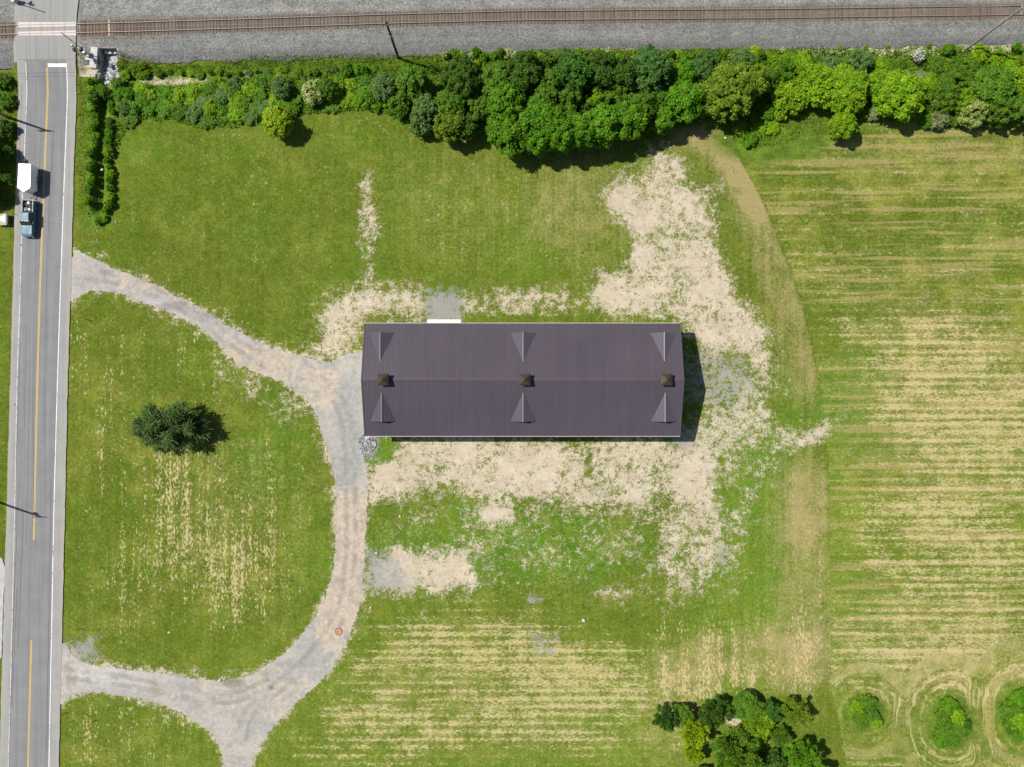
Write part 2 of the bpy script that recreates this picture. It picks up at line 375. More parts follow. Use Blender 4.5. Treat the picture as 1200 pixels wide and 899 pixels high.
def ground_material():
    t = NT('grass_and_soil'); p = t.sep(t.pos)
    A = {k: t.attr(k) for k in ('soil','gravel','straw','strawv','tan','lush','row','turf','field','lime')}
    big = t.noise(.05, 3); mid = t.noise(.45, 4, .6); fine = t.noise(2.2, 4, .7); vfine = t.noise(6.0, 2, .6)
    # grass
    g = t.mix(t.ramp(t.add(A['lush'], t.mul(t.sub(mid,.5),.9)), 0, 1), (.084,.108,.012), (.066,.142,.011))
    g = t.mix(t.ramp(big,.38,.62,0,.4), g, (.066,.108,.007))
    g = t.mix(t.mul(t.ramp(t.noise(.16, 5, .68, off=50.0), .44, .66), t.add(.28, t.mul(t.math('MINIMUM', t.add(A['field'], t.add(A['straw'], A['strawv'])), 1.0), .46))), g, (.185,.195,.034))
    g = t.hsv(g, v=t.ramp(t.noise(.8,4,.65,off=60.0), .3, .7, .82, 1.18, False))
    g = t.hsv(g, v=t.ramp(fine, .25, .75, .55, 1.45, False))
    g = t.mix(t.ramp(t.noise(.7, 5, .72, off=80.0), .52, .70, 0, .45), g, (.150,.128,.040))
    g = t.hsv(g, v=t.ramp(vfine, .2, .8, .8, 1.2, False))
    g = t.mix(t.mul(A['lime'], t.ramp(mid,.3,.7,.5,1.0)), g, t.hsv((.125,.185,.020), v=t.ramp(fine,.25,.75,.65,1.35,False)))
    # mowing streaks, along Y on the lawn and along X in the field
    sv = t.noise(1.0, 3, .6, stretch=(1.1,.03,0)); sh = t.noise(1.0, 3, .6, vec=t.comb(t.mul(p[0],.025), t.mul(A['row'],1.25)))
    streak = t.add(t.mul(sh, A['field']), t.mul(sv, t.sub(1.0, A['field'])))
    g = t.hsv(g, v=t.ramp(streak, .3, .7, .92, 1.08, False))
    # dried grass
    tn = t.math('ADD', t.mul(A['tan'], .9), t.add(t.mul(t.sub(fine,.5), .8), t.mul(t.sub(mid,.5), .7)))
    tn = t.add(tn, t.mul(t.sub(streak,.5), .6))
    g = t.mix(t.ramp(tn, .10, 1.0, 0, .85), g, t.hsv((.275,.225,.100), v=t.ramp(fine,.2,.8,.75,1.25,False)))
    # pale row lines in the fields
    ln = t.noise(1.0, 2, .5, vec=t.comb(t.mul(p[0],.045), t.mul(A['row'],.95)), off=31.0)
    lnm = t.mul(t.ramp(ln, .55, .63), t.mul(A['field'], t.ramp(fine,.25,.52)))
    g = t.mix(t.mul(lnm, .55), g, (.30,.235,.10))
    # straw flecks
    fh = t.noise(1.0, 4, .68, vec=t.comb(t.mul(p[0],1.7), t.mul(A['row'],3.2)))
    per = t.math('SINE', t.add(t.mul(A['row'], 4.6), t.mul(t.noise(.12,2), 3.0)))
    rowm = t.add(t.mul(per, .10), t.mul(t.sub(sh,.5), .6))
    h1 = t.add(t.add(t.mul(t.sub(fh,.5), 1.6), rowm), t.mul(t.sub(mid,.5), .7))
    mh = t.ramp(t.add(h1, t.mul(t.math('MINIMUM', A['straw'], .84), .55)), .27, .66)
    mh = t.mul(mh, t.ramp(A['straw'], .02, .15))
    fv = t.noise(1.0, 4, .68, stretch=(3.2,1.5,0), off=7.0)
    rv = t.mul(t.sub(t.noise(1.0,3,.6,stretch=(.95,.035,0),off=3.0),.5), 1.1)
    mv = t.ramp(t.add(t.add(t.add(t.mul(t.sub(fv,.5), 2.0), rv), t.mul(t.sub(mid,.5), .7)), t.mul(t.math('MINIMUM', A['strawv'], .8), .55)), .36, .60)
    mv = t.mul(mv, t.ramp(A['strawv'], .02, .12))
    strawc = t.mix(t.ramp(vfine,.3,.7), (.33,.265,.125), (.50,.41,.23))
    g = t.mix(t.mul(t.math('MAXIMUM', mh, mv), .85), g, strawc)
    # rare pale flecks in the lawn
    fl = t.ramp(t.add(t.noise(2.3, 3, .7, off=15.0), t.mul(t.sub(t.noise(.12,3,.6,off=22.0),.5),.34)), .63, .73)
    g = t.mix(t.mul(fl, t.mul(t.sub(1.0, A['turf']), .55)), g, (.34,.29,.12))
    # uncut growth
    tf = t.mix(t.ramp(mid,.35,.65), (.055,.105,.012), (.105,.165,.018))
    tf = t.hsv(tf, v=t.ramp(fine,.25,.75,.55,1.4,False))
    g = t.mix(A['turf'], g, tf)
    # bare soil
    s1 = t.noise(.9, 5, .68, off=4.0); s2 = t.noise(.22, 3, .55, off=9.0); s3 = t.noise(3.2, 3, .7, off=2.0)
    sv_ = t.add(A['soil'], t.add(t.add(t.mul(t.sub(s1,.5), 1.9), t.mul(t.sub(s2,.5), 1.3)), t.mul(t.sub(s3,.5), 1.5)))
    sm = t.mul(t.ramp(sv_, -.24, .32), t.ramp(A['soil'], -.8, -.5))
    sc = t.mix(t.ramp(t.noise(.35,4,.6,off=20.0),.3,.7), (.385,.325,.235), (.455,.395,.30))
    sc = t.mix(t.ramp(sv_, .40, .0, 0, .35), sc, (.33,.275,.17))
    sc = t.mix(t.ramp(t.noise(.6,4,.7,off=70.0), .52, .68, 0, .35), sc, (.36,.33,.28))
    sc = t.hsv(sc, v=t.ramp(t.noise(2.6,5,.75,off=6.0),.25,.75,.78,1.18,False))
    sc = t.mix(t.ramp(t.noise(.28,5,.7,off=90.0), .50, .66, 0, .4), sc, (.30,.25,.175))
    g = t.mix(sm, g, sc)
    # gravel
    gv = t.add(A['gravel'], t.add(t.mul(t.sub(s1,.5), 1.8), t.mul(t.sub(s3,.5), 1.5)))
    gc = t.hsv(t.mix(mid, (.205,.207,.20), (.265,.255,.23)), v=t.ramp(t.noise(5.0,3,.8),.25,.75,.7,1.3,False))
    g = t.mix(t.mul(t.ramp(gv, -.15, .4, 0, .92), t.ramp(A['gravel'], -.8, -.5)), g, gc)
    hb = t.add(t.mul(fine, t.sub(1.0, t.mul(sm,.6))), t.mul(vfine, .5))
    t.bump(hb, .55, .16)
    return t.fin(g, .95, 0, .04)
ground = structure(obj('ground', gm, ground_material()))

# ------------------------------------------------------------------ roads and drive
def dense(tab, lo, hi, step):
    ys = np.arange(lo, hi + step/2, step); return ys, itp(tab, ys)

def strip_mesh(name, ys, xcols, zf, acr=None):
    """rows of points at pixel heights ys; xcols: list of arrays of pixel x"""
    m = len(xcols); v = []; f = []; at = []
    for j, y in enumerate(ys):
        for i in range(m):
            x = xcols[i][j]; v.append(tuple(W(x, y, zf(x, y)))); at.append(acr[i] if acr else 0)
    for j in range(len(ys)-1):
        for i in range(m-1):
            a = j*m+i; f.append((a, a+m, a+m+1, a+1))
    me = bpy.data.meshes.new(name); me.from_pydata(v, [], f); me.update()
    if acr: fattr(me, 'across', np.array(at))
    return me
def zr(x, y): return float(zroad(abs(y - float(track_c(x)))))

def asphalt_material():
    t = NT('worn_asphalt'); p = t.sep(t.pos); ac = t.attr('across')
    lane = t.ramp(t.math('ABSOLUTE', ac), 1.04, .97)
    n = t.noise(.35, 4, .6); lng = t.noise(1.0, 4, .6, stretch=(2.4,.05,0)); f = t.noise(9.0, 3, .8)
    c = t.mix(lane, (.235,.232,.225), (.165,.165,.166))
    wheel = t.math('SINE', t.mul(ac, 12.566))
    c = t.hsv(c, v=t.add(1.0, t.mul(t.mul(wheel, lane), .035)))
    c = t.hsv(c, v=t.ramp(lng, .3, .7, .90, 1.10, False))
    c = t.hsv(c, v=t.ramp(n, .3, .7, .92, 1.08, False))
    c = t.hsv(c, v=t.ramp(f, .2, .8, .86, 1.14, False))
    dst = t.ramp(t.add(t.math('ABSOLUTE', ac), t.mul(n, .35)), 1.48, 1.75, 0, .55)
    c = t.mix(dst, c, (.28,.255,.21))
    old = t.ramp(p[1], float(W(0,73).y), float(W(0,72).y), 0, 1)
    c = t.mix(t.mul(old, .85), c, t.hsv((.235,.232,.22), v=t.ramp(lng,.3,.7,.88,1.1,False)))
    t.bump(f, .3, .01)
    return t.fin(c, .88, 0, .25)
M_asph = asphalt_material()
acr = [-1.7, -1.0, -.5, 0, .5, 1.0, 1.7]
def road_cols(ys):
    l, a, c, b, r = (itp(T, ys) for T in (ROAD_L, LINE_L, LINE_C, LINE_R, ROAD_R))
    wig = (fbm(ys/9, ys*0+3, 5)-.5)*1.2
    return [l+wig, a, (a+c)/2, c, (c+b)/2, b, r+wig[::-1]]
road = structure(empty('road', W(50, 450)))
ys = np.arange(44.6, 1141, 3.0); me = strip_mesh('pavement', ys, road_cols(ys), zr, acr)
pv = obj('pavement', me, M_asph, road, -W(50, 450))
ys = np.arange(-240, 29.6, 3.0); ys[-1] = 29.2; me = strip_mesh('pavement', ys, road_cols(ys), zr, acr)
obj('pavement', me, M_asph, road, -W(50, 450))

def paint(name, col, wear=.45):
    t = NT(name)
    n = t.noise(2.2, 5, .75); k = t.noise(.3, 2)
    m = t.ramp(t.add(n, t.mul(t.sub(k,.5),.4)), wear, wear-.14)
    return t.fin(t.mix(m, col, (.22,.21,.195)), .75, 0, .3)
M_white = paint('white_road_paint', (.62,.62,.60), .47); M_yel = paint('yellow_road_paint', (.52,.34,.09), .42)
M_wfade = paint('faded_white_road_paint', (.50,.50,.49), .52)
def line_part(name, tab, y0, y1, w, mat, dx=0):
    ys = np.arange(y0, y1+.1, 3.0); c = itp(tab, ys)+dx
    me = strip_mesh(name, ys, [c-w/2, c+w/2], lambda x, y: zr(x, y)+.014)
    o = obj(name, me, mat, road, -W(50, 450)); return o
line_part('edge_line', LINE_R, 77, 1130, .95, M_white)
line_part('edge_line', LINE_L, 75, 500, .85, M_wfade)
line_part('edge_line', LINE_L, 500, 1130, .7, M_wfade)
for a, b in ((81, 633), (750, 1130)):
    line_part('centre_line', LINE_C, a, b, .75, M_yel, -.62); line_part('centre_line', LINE_C, a, b, .75, M_yel, .62)
MB().add([W(58.8,76.4,zr(58,76.4)+.03), W(58.8,80.4,zr(58,80.4)+.03), W(81,80.4,zr(81,80.4)+.03), W(81,76.4,zr(81,76.4)+.03)], [(0,1,2,3)]).build('stop_line', M_white, road, loc=-W(50,450))
M_seal_shadow = plain('crack_sealant_and_shadow', (.06,.06,.062), .6, var=.3)
rng = random.Random(4)
for (x0, y0, x1, y1) in [(24,400,19,560),(22,560,10,900),(31,380,29,500),(28,600,21,760),(36,420,31,640),(20,690,14,830),(38,607,44,648),(60,560,55,880),(26,100,23,190),(34,84,29,180),(43,90,42,200),(64,120,62,230),(47,12,46,28),(63,2,63,28),(46,46,45,72),(62,46,61,72)]:  # the short right-slanting streak is a lamp wire's shadow painted dark, others are seals
    n = max(int((y1-y0)/6), 2); ys = np.linspace(y0, y1, n+1)
    xs = np.linspace(x0, x1, n+1) + (fbm(ys/16, ys*0+x0, 9)-.5)*1.6
    me = strip_mesh('crack_seal_and_shadow', ys, [xs-.3, xs+.3], lambda x, y: zr(x, y)+.004); obj('crack_seal_and_shadow', me, M_seal_shadow, road, -W(50,450))
ys = np.array([72.0, 72.5]); 
for yj, xa, xb in ((71.8, 25, 90), (181, 30, 52), (262, 53, 72)):
    xs = np.linspace(xa, xb, 12); v = []; f = []
    for i, x in enumerate(xs):
        yy = yj + (fbm(np.array([x/8]), np.array([yj]), 3)[0]-.5)*1.2; v += [W(x, yy-.2, zr(x, yy)+.0045), W(x, yy+.25, zr(x, yy)+.0045)]
        if i: f.append((2*i-2, 2*i-1, 2*i+1, 2*i))
    MB().add(v, f).build('crack_seal_and_shadow', M_seal_shadow, road, loc=-W(50,450))

# gravel drive, one C-shaped sheet with a ragged edge
def ragged(poly, amp, step=.9, seed=1):
    P = [Vector(p) for p in poly]; out = []
    for i in range(len(P)):
        a, b = P[i], P[(i+1) % len(P)]; L = (b-a).length; n = max(int(L/step), 1); nr = Vector((-(b-a).y, (b-a).x)).normalized()
        for k in range(n):
            q = a.lerp(b, k/n); x = np.array([q.x]); y = np.array([q.y])
            d = (fbm(x/5, y/5, seed)[0]-.5)*2*amp + (fbm(x/1.6, y/1.6, seed+5)[0]-.5)*1.6*amp
            out.append(q + nr*d)
    return out
def smooth_poly(poly, it=2):
    P = [Vector(p) for p in poly]
    for _ in range(it):
        Q = []
        for i in range(len(P)):
            a, b = P[i], P[(i+1) % len(P)]
            Q += [a.lerp(b, .25), a.lerp(b, .75)]
        P = Q
    return P
def sheet(name, poly, z, mat):
    pts = [W(p.x, p.y, z) for p in poly]; tris = tessellate_polygon([pts])
    m = bpy.data.meshes.new(name); m.from_pydata([tuple(p) for p in pts], [], [tuple(t) for t in tris]); m.update()
    bm = bmesh.new(); bm.from_mesh(m); bmesh.ops.recalc_face_normals(bm, faces=bm.faces)
    for f in bm.faces:
        if f.normal.z < 0: f.normal_flip()
    bm.to_mesh(m); bm.free()
    return obj(name, m, mat)
def drive_material():
    t = NT('gravel_drive')
    n = t.noise(.22, 4, .6); m = t.noise(.9, 5, .68, off=3.0); f = t.noise(5.5, 4, .8); tr = t.noise(1.0, 3, .6, stretch=(.25,.6,0), off=8.0)
    grey = t.mix(t.ramp(n,.35,.65), (.262,.252,.234), (.32,.302,.272))
    tanc = t.mix(t.ramp(m,.3,.7), (.33,.27,.205), (.41,.345,.265))
    k = .18
    tb = t.add(t.add(t.mul(t.blob(413,620,26,70), .55), t.mul(t.blob(300,425,70,26), .34)), t.add(t.mul(t.blob(378,455,30,30), .28), t.mul(t.blob(395,715,40,50), .40)))
    tb = t.add(tb, t.add(t.mul(t.blob(165,325,45,25), .18), t.mul(t.blob(300,820,80,40), .16)))
    tb = t.sub(tb, t.add(t.mul(t.blob(412,500,22,75), .30), t.mul(t.blob(270,850,40,40), .12)))
    mask = t.ramp(t.add(t.add(tb, t.mul(t.sub(m,.5), 1.3)), t.mul(t.sub(n,.5), .5)), .0, .35)
    c = t.mix(t.mul(mask,.85), grey, tanc)
    c = t.mix(t.mul(t.blob(412,500,20,75), t.ramp(m,.3,.6,.3,.8)), c, (.225,.232,.226))
    c = t.mix(t.mul(t.blob(130,790,70,22), .5), c, (.40,.385,.36))
    dk = t.mul(t.blob(215,362,60,14), t.ramp(tr,.42,.6)); c = t.mix(t.mul(dk,.55), c, (.16,.145,.13))
    c = t.mix(t.mul(t.blob(183,353,15,5),.7), c, (.34,.335,.325))
    c = t.mix(t.mul(t.blob(272,800,17,7),.75), c, (.17,.145,.11))
    c = t.mix(t.mul(t.blob(83,795,9,12),t.ramp(m,.4,.55,0,.6)), c, (.20,.18,.15))
    c = t.mix(t.mul(t.blob(181,805,4,14),.6), c, (.25,.20,.14))
    c = t.mix(t.mul(t.ramp(t.noise(.5,4,.6,off=40.0),.52,.66), .4), c, (.17,.165,.16))
    c = t.hsv(c, v=t.ramp(f,.25,.75,.72,1.28,False)); c = t.hsv(c, v=t.ramp(t.noise(1.6,4,.7,off=12.0),.3,.7,.84,1.16,False))
    t.bump(t.add(f, m), .5, .05)
    return t.fin(c, .95, 0, .15)
M_drive = drive_material()
structure(sheet('driveway', ragged(smooth_poly(C_DRIVE, 2), 2.2, seed=6), .02, M_drive))
def track_material():
    t = NT('packed_gravel'); ac = t.math('ABSOLUTE', t.attr('across')); n = t.noise(.7, 5, .7, off=5.0); f = t.noise(5.5, 4, .8)
    c = t.hsv(t.mix(n, (.20,.188,.168), (.40,.375,.34)), v=t.ramp(f,.25,.75,.75,1.25,False))
    m = t.fin(c, .95, 0, .1)
    tr = t.n.new('ShaderNodeBsdfTransparent'); mx = t.n.new('ShaderNodeMixShader')
    a = t.mul(t.ramp(ac, 1.0, .25), t.ramp(t.noise(.28, 4, .6, off=33.0), .42, .64, .0, .38))
    t.put(mx.inputs[0], a); t.l.new(tr.outputs[0], mx.inputs[1]); t.l.new(t.b.outputs[0], mx.inputs[2]); t.l.new(mx.outputs[0], t.out.inputs[0])
    return m
M_wtrack = track_material()
drv = [o for o in COL.objects if o.name == 'driveway'][0]
for line in ([(86,318),(130,326),(175,340),(225,366),(270,398),(310,424),(350,438),(385,455),(405,490),(410,540),(411,600),(410,660),(404,705),(385,745),(350,785),(310,818),(285,850),(278,925)],
             [(70,788),(110,793),(160,801),(210,810),(250,818),(285,815),(320,800)]):
    P = [Vector(p) for p in line]; Q = []
    for i in range(len(P)-1):
        n = max(int((P[i+1]-P[i]).length/3), 1)
        for k in range(n):
            p0, p1, p2, p3 = P[max(i-1,0)], P[i], P[i+1], P[min(i+2,len(P)-1)]; t_ = k/n
            Q.append(.5*((2*p1)+(p2-p0)*t_+(2*p0-5*p1+4*p2-p3)*t_*t_+(3*p1-p0-3*p2+p3)*t_**3))
    for sd in (-5.6, 5.6):
        v = []; f = []; at = []
        for i, q in enumerate(Q):
            d = (Q[min(i+1,len(Q)-1)]-Q[max(i-1,0)]).normalized(); nr = Vector((-d.y, d.x)); wob = (fbm(np.array([i/9.0]), np.array([sd]), 3)[0]-.5)*3
            for a in (-1, 0, 1): v.append(tuple(W(*(q+nr*(sd+wob+a*4.2)), .026))); at.append(a)
            if i: b = 3*i; f += [(b-3,b-2,b+1,b),(b-2,b-1,b+2,b+1)]
        me = bpy.data.meshes.new('wheel_track'); me.from_pydata(v, [], f); me.update(); fattr(me, 'across', np.array(at)); obj('wheel_track', me, M_wtrack, drv)
structure(sheet('side_driveway', ragged([(-60,650),(-8,650),(2,654),(7,668),(4,700),(2,770),(-3,778),(-60,778)], .4, seed=9), .024, plain('pale_concrete_drive', (.33,.33,.325), .9, var=.2, scale=.8)))

# ------------------------------------------------------------------ railway
def ballast_material():
    t = NT('ballast'); ru = t.attr('rust')
    cell = t.vor(5.2, out=1); f = t.noise(3.0, 4, .75); n = t.noise(.25, 4, .6); l = t.noise(1.0, 3, .6, stretch=(.03,.9,0))
    c = t.mix(t.ramp(n,.35,.65), (.146,.148,.138), (.196,.195,.180))
    c = t.hsv(c, v=t.ramp(t.sep(cell)[0], 0, 1, .60, 1.42, False))
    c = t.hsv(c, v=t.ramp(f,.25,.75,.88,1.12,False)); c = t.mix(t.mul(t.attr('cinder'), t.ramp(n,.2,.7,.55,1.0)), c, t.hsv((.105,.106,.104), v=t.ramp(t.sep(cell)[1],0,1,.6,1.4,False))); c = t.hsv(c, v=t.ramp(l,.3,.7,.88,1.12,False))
    c = t.mix(t.mul(ru, t.ramp(f,.2,.7,.45,.9)), c, (.115,.085,.062))
    t.bump(t.vor(5.2), .9, .10)
    return t.fin(c, .92, 0, .2)
bx = np.concatenate([np.arange(-240, 60, 6.0), np.arange(60, 180, 1.0), np.arange(180, 1450, 3.0)]); bd = np.array([-75,-60,-45,-32,-24,-18,-14,-10,-7,-4,0,4,7,10,13,17,20,23,26,29,32,35,38,41,44.5])
v = []; f = []; ru = []; ci = []
for i, x in enumerate(bx):
    tc_ = float(track_c(x)); w = (fbm(np.array([x/11]), np.array([3.0]), 4)[0]-.5)*7
    sc_ = (np.interp(x, [0,100,200,450,700,900,1200],[43,40,40,42,36,40,36]) + w)/44.5
    for d in bd:
        dd_ = 17+(d-17)*(44.5*sc_-17)/27.5 if d > 17 else d
        z = float(zballast(d)) + (fbm(np.array([x/4.0]), np.array([d/3.0]), 8)[0]-.5)*.12*(abs(d) > 9)
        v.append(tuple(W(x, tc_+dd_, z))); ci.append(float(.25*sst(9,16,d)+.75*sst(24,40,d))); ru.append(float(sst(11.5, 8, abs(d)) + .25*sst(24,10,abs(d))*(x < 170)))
m = len(bd)
for i in range(len(bx)-1):
    for j in range(m-1):
        x = bx[i]; dmid = (bd[j]+bd[j+1])/2
        if 116.5 <= x < 138 and dmid > 22: continue
        a = i*m+j; f.append((a, a+1, a+m+1, a+m))
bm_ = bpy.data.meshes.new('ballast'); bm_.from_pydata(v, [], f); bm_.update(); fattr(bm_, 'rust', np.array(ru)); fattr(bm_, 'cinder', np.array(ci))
for p_ in bm_.polygons: p_.use_smooth = True
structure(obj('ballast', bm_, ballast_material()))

M_tie = NT('weathered_tie')
rnd = M_tie.n.new('ShaderNodeObjectInfo').outputs['Random']
g_ = M_tie.noise(1.0, 4, .7, stretch=(7,1.2,1))
cc = M_tie.mix(rnd, (.085,.062,.047), (.15,.12,.095)); cc = M_tie.hsv(cc, v=M_tie.ramp(g_,.25,.75,.65,1.3,False))
M_tie.bump(g_, .4, .02); M_tie = M_tie.fin(cc, .9, 0, .2)
M_tiepale = plain('pale_new_tie', (.42,.33,.22), .85, var=.2)
M_rail = NT('rail_steel'); gr = M_rail.noise(1.2, 4, .6)
nz = M_rail.sep(M_rail.n.new('ShaderNodeNewGeometry').outputs['Normal'])[2]
M_rail = M_rail.fin(M_rail.mix(M_rail.ramp(nz,.7,.95), (.10,.062,.045), M_rail.mix(gr, (.20,.15,.135), (.33,.28,.26))), .55, .15, .4)

tr_root = tag(empty('railway_track', W(600, 21.7, .7)), 'single railway track with rusty rails and weathered ties on grey ballast', 'railway')
off = -W(600, 21.7, .7)
def track_frame(x):
    e = 2.0; a = W(x-e, float(track_c(x-e))); b = W(x+e, float(track_c(x+e)))
    return W(x, float(track_c(x))), (b-a).normalized()
prof = [(-.07,0),(.07,0),(.07,.03),(.015,.045),(.015,.13),(.037,.14),(.037,.185),(-.037,.185),(-.037,.14),(-.015,.13),(-.015,.045),(-.07,.03)]
for sgn in (-1, 1):
    v = []; f = []; xs = np.arange(-230, 1440, 8.0)
    for i, x in enumerate(xs):
        c, t_ = track_frame(x); nrm = Vector((-t_.y, t_.x, 0)); cp = c + nrm*(.752*sgn)
        for (a, z) in prof: v.append(tuple(cp + nrm*a + Vector((0,0,.755+z))))
        if i:
            n = len(prof)
            for k in range(n): f.append(((i-1)*n+k, (i-1)*n+(k+1) % n, i*n+(k+1) % n, i*n+k))
    me = MB().add(v, f).mesh('rail'); obj('rail', me, M_rail, tr_root, off)
tie_mesh = MB().box(-.125, .125, -1.3, 1.3, -.12, .06).mesh('tie', .02, segs=1); tie_mesh.materials.append(M_tie)
rng = random.Random(11)
step = .58/S; xt = -228.0; rest = MB(); ntie = 0
while xt < 1430:
    c, t_ = track_frame(xt); az = math.atan2(t_.y, t_.x) + rng.uniform(-.02, .02); jit = rng.uniform(-.05, .05)
    if not (28 < xt < 92):
        p_ = c + Vector((rng.uniform(-.05,.05), jit, .70+rng.uniform(-.012,.012)))
        if -20 < xt < 1222 and ntie < 300:
            o = obj('tie', tie_mesh, None, tr_root, p_+off, az); ntie += 1
            if abs(xt-131) < 2.1:
                o.material_slots[0].link = 'OBJECT'; o.material_slots[0].material = M_tiepale
        else:
            ca, sa = math.cos(az), math.sin(az); b = [(-.125,-1.3),(.125,-1.3),(.125,1.3),(-.125,1.3)]
            q = [p_ + Vector((x*ca-y*sa, x*sa+y*ca, z)) for z in (-.12,.06) for x, y in b]
            rest.add(q, [(0,3,2,1),(4,5,6,7),(0,1,5,4),(1,2,6,5),(2,3,7,6),(3,0,4,7)])
    xt += step
stuff(rest.build('tie', M_tie, tr_root, loc=off))
# concrete crossing panels between road ends
M_panel = plain('pale_crossing_concrete', (.46,.42,.385), .85, var=.18, scale=.9); M_pmid = plain('grey_crossing_concrete', (.25,.235,.215), .9, var=.25, scale=.9)
for k in range(5):
    x0 = 25.3 + k*13.6; x1 = x0 + 13.45
    for (d0, d1, mt) in ((2.4, 4.75, M_panel), (5.55, 9.0, M_panel), (-4.75, -2.4, M_panel), (-9.0, -5.55, M_panel), (-2.3, 2.3, M_pmid)):
        a = [W(x, float(track_c(x))+d) for x, d in ((x0,d0),(x1,d0),(x1,d1),(x0,d1))]
        c = sum(a, Vector())/4; mb = MB()
        mb.add([(*(p-c).xy, .60) for p in a]+[(*(p-c).xy, .925) for p in a], [(0,1,2,3),(7,6,5,4),(0,4,5,1),(1,5,6,2),(2,6,7,3),(3,7,4,0)])
        o = mb.build('crossing_panel', mt, tr_root, .015, loc=c+off)

# culvert headwall, wing wall and riprap beside the crossing
M_conc = plain('weathered_concrete', (.40,.39,.37), .9, var=.22, scale=1.4)
M_bore_shade = plain('painted_bore_shade', (.03,.03,.03), .9)
cul = tag(empty('culvert', W(127, 58.5, -1.3)), 'concrete railway culvert headwall with pipes and pale slanted wing wall beside the crossing', 'culvert')
co = -W(127, 58.5, -1.3)
def quadwall(pa, pb, th, z0, z1, z1b=None):
    a = W(*pa); b = W(*pb); d = (b-a).normalized(); n = Vector((-d.y, d.x, 0))*th; z1b = z1 if z1b is None else z1b
    return MB().add([(*(a).xy,z0),(*(b).xy,z0),(*(b+n).xy,z0),(*(a+n).xy,z0),(*a.xy,z1),(*b.xy,z1b),(*(b+n).xy,z1b),(*(a+n).xy,z1)],
                    [(0,3,2,1),(4,5,6,7),(0,1,5,4),(1,2,6,5),(2,3,7,6),(3,0,4,7)])
M_timber = plain('stained_concrete', (.17,.15,.125), .9, var=.25, scale=1.2)
quadwall((116,58),(139,58),.35,-1.6,.42).build('headwall', M_timber, cul, .03, loc=co)
quadwall((117.5,58),(114,81),-1.15,-1.6,.75,.35).build('wing_wall', M_conc, cul, .04, loc=co)
quadwall((138,58),(141,70),.3,-1.6,.40,-.2).build('wing_wall', M_conc, cul, .03, loc=co)
for xx in (121.5, 127, 133):
    p_ = W(xx, 58.6, -.75); o = MB().tube([p_+Vector((0,.1,0)), p_+Vector((0,-.42,0))], .32, 14).build('pipe_end', M_conc, cul, loc=co)
    MB().tube([p_+Vector((0,-.3,0)), p_+Vector((0,-.425,0))], .25, 14).build('pipe_mouth_shade', M_bore_shade, o)  # solid dark cap, paints the shade inside the pipe bore

def rock_mesh(seed, n=1):
    bm = bmesh.new(); bmesh.ops.create_icosphere(bm, subdivisions=1, radius=1.0); r = random.Random(seed)
    for vv in bm.verts: vv.co *= r.uniform(.7, 1.15)
    m = bpy.data.meshes.new('rock'); bm.to_mesh(m); bm.free(); return m
rocks = [rock_mesh(i) for i in range(6)]
RV = [np.array([vv.co[:] for vv in m.vertices]) for m in rocks]; RF = [[tuple(p.vertices) for p in m.polygons] for m in rocks]
M_rock = NT('broken_stone'); ri = M_rock.vor(2.2, out=1); M_rock = M_rock.fin(M_rock.hsv((.30,.30,.31), v=M_rock.ramp(M_rock.sep(ri)[0],0,1,.45,1.6,False)), .85, 0, .3)
def ground_z(x, y):
    i = int(np.clip(np.searchsorted(gx, (x-600)*S), 0, nx-1)); j = int(np.clip(np.searchsorted(gy, (449.5-y)*S), 0, ny-1)); return float(GZ[j, i])
def rockpile(name, poly, n, smin, smax, seed, lift=0.0, mound=0.0):
    r = random.Random(seed); mb = MB(); P = np.array(poly, float); lo = P.min(0); hi = P.max(0); c = P.mean(0); k = 0; tries = 0
    while k < n and tries < n*20:
        tries += 1
        x = r.uniform(lo[0], hi[0]); y = r.uniform(lo[1], hi[1])
        if sdist(np.array([x]), np.array([y]), poly)[0] < -.4: continue
        s_ = r.uniform(smin, smax); i = r.randrange(6)
        M = Matrix.Rotation(r.uniform(0,6.28),3,'Z') @ Matrix.Rotation(r.uniform(0,6.28),3,'X')
        q = (RV[i]*np.array([1,.8,.65])*s_) @ np.array(M).T
        dz = mound*max(0, 1-math.hypot((x-c[0])/(hi[0]-lo[0])*2, (y-c[1])/(hi[1]-lo[1])*2))
        p_ = W(x, y, ground_z(x, y)+lift+dz+r.uniform(0,.12)); mb.add((q+np.array(p_[:])).tolist(), RF[i]); k += 1
    return stuff(mb.build(name, M_rock))
o = rockpile('riprap', [(118,62),(136,62),(137,84),(134,97),(124,97),(112,90),(116,80)], 420, .18, .42, 3, .05)
tag(o, 'grey riprap stones heaped in the culvert outlet', 'stones')
o = rockpile('splash_stones', [(421,510),(441,511),(440,523),(436,531),(424,532),(420,520)], 420, .07, .18, 5, .03)
tag(o, 'grey drainage stones at the barn corner by the drive', 'stones')

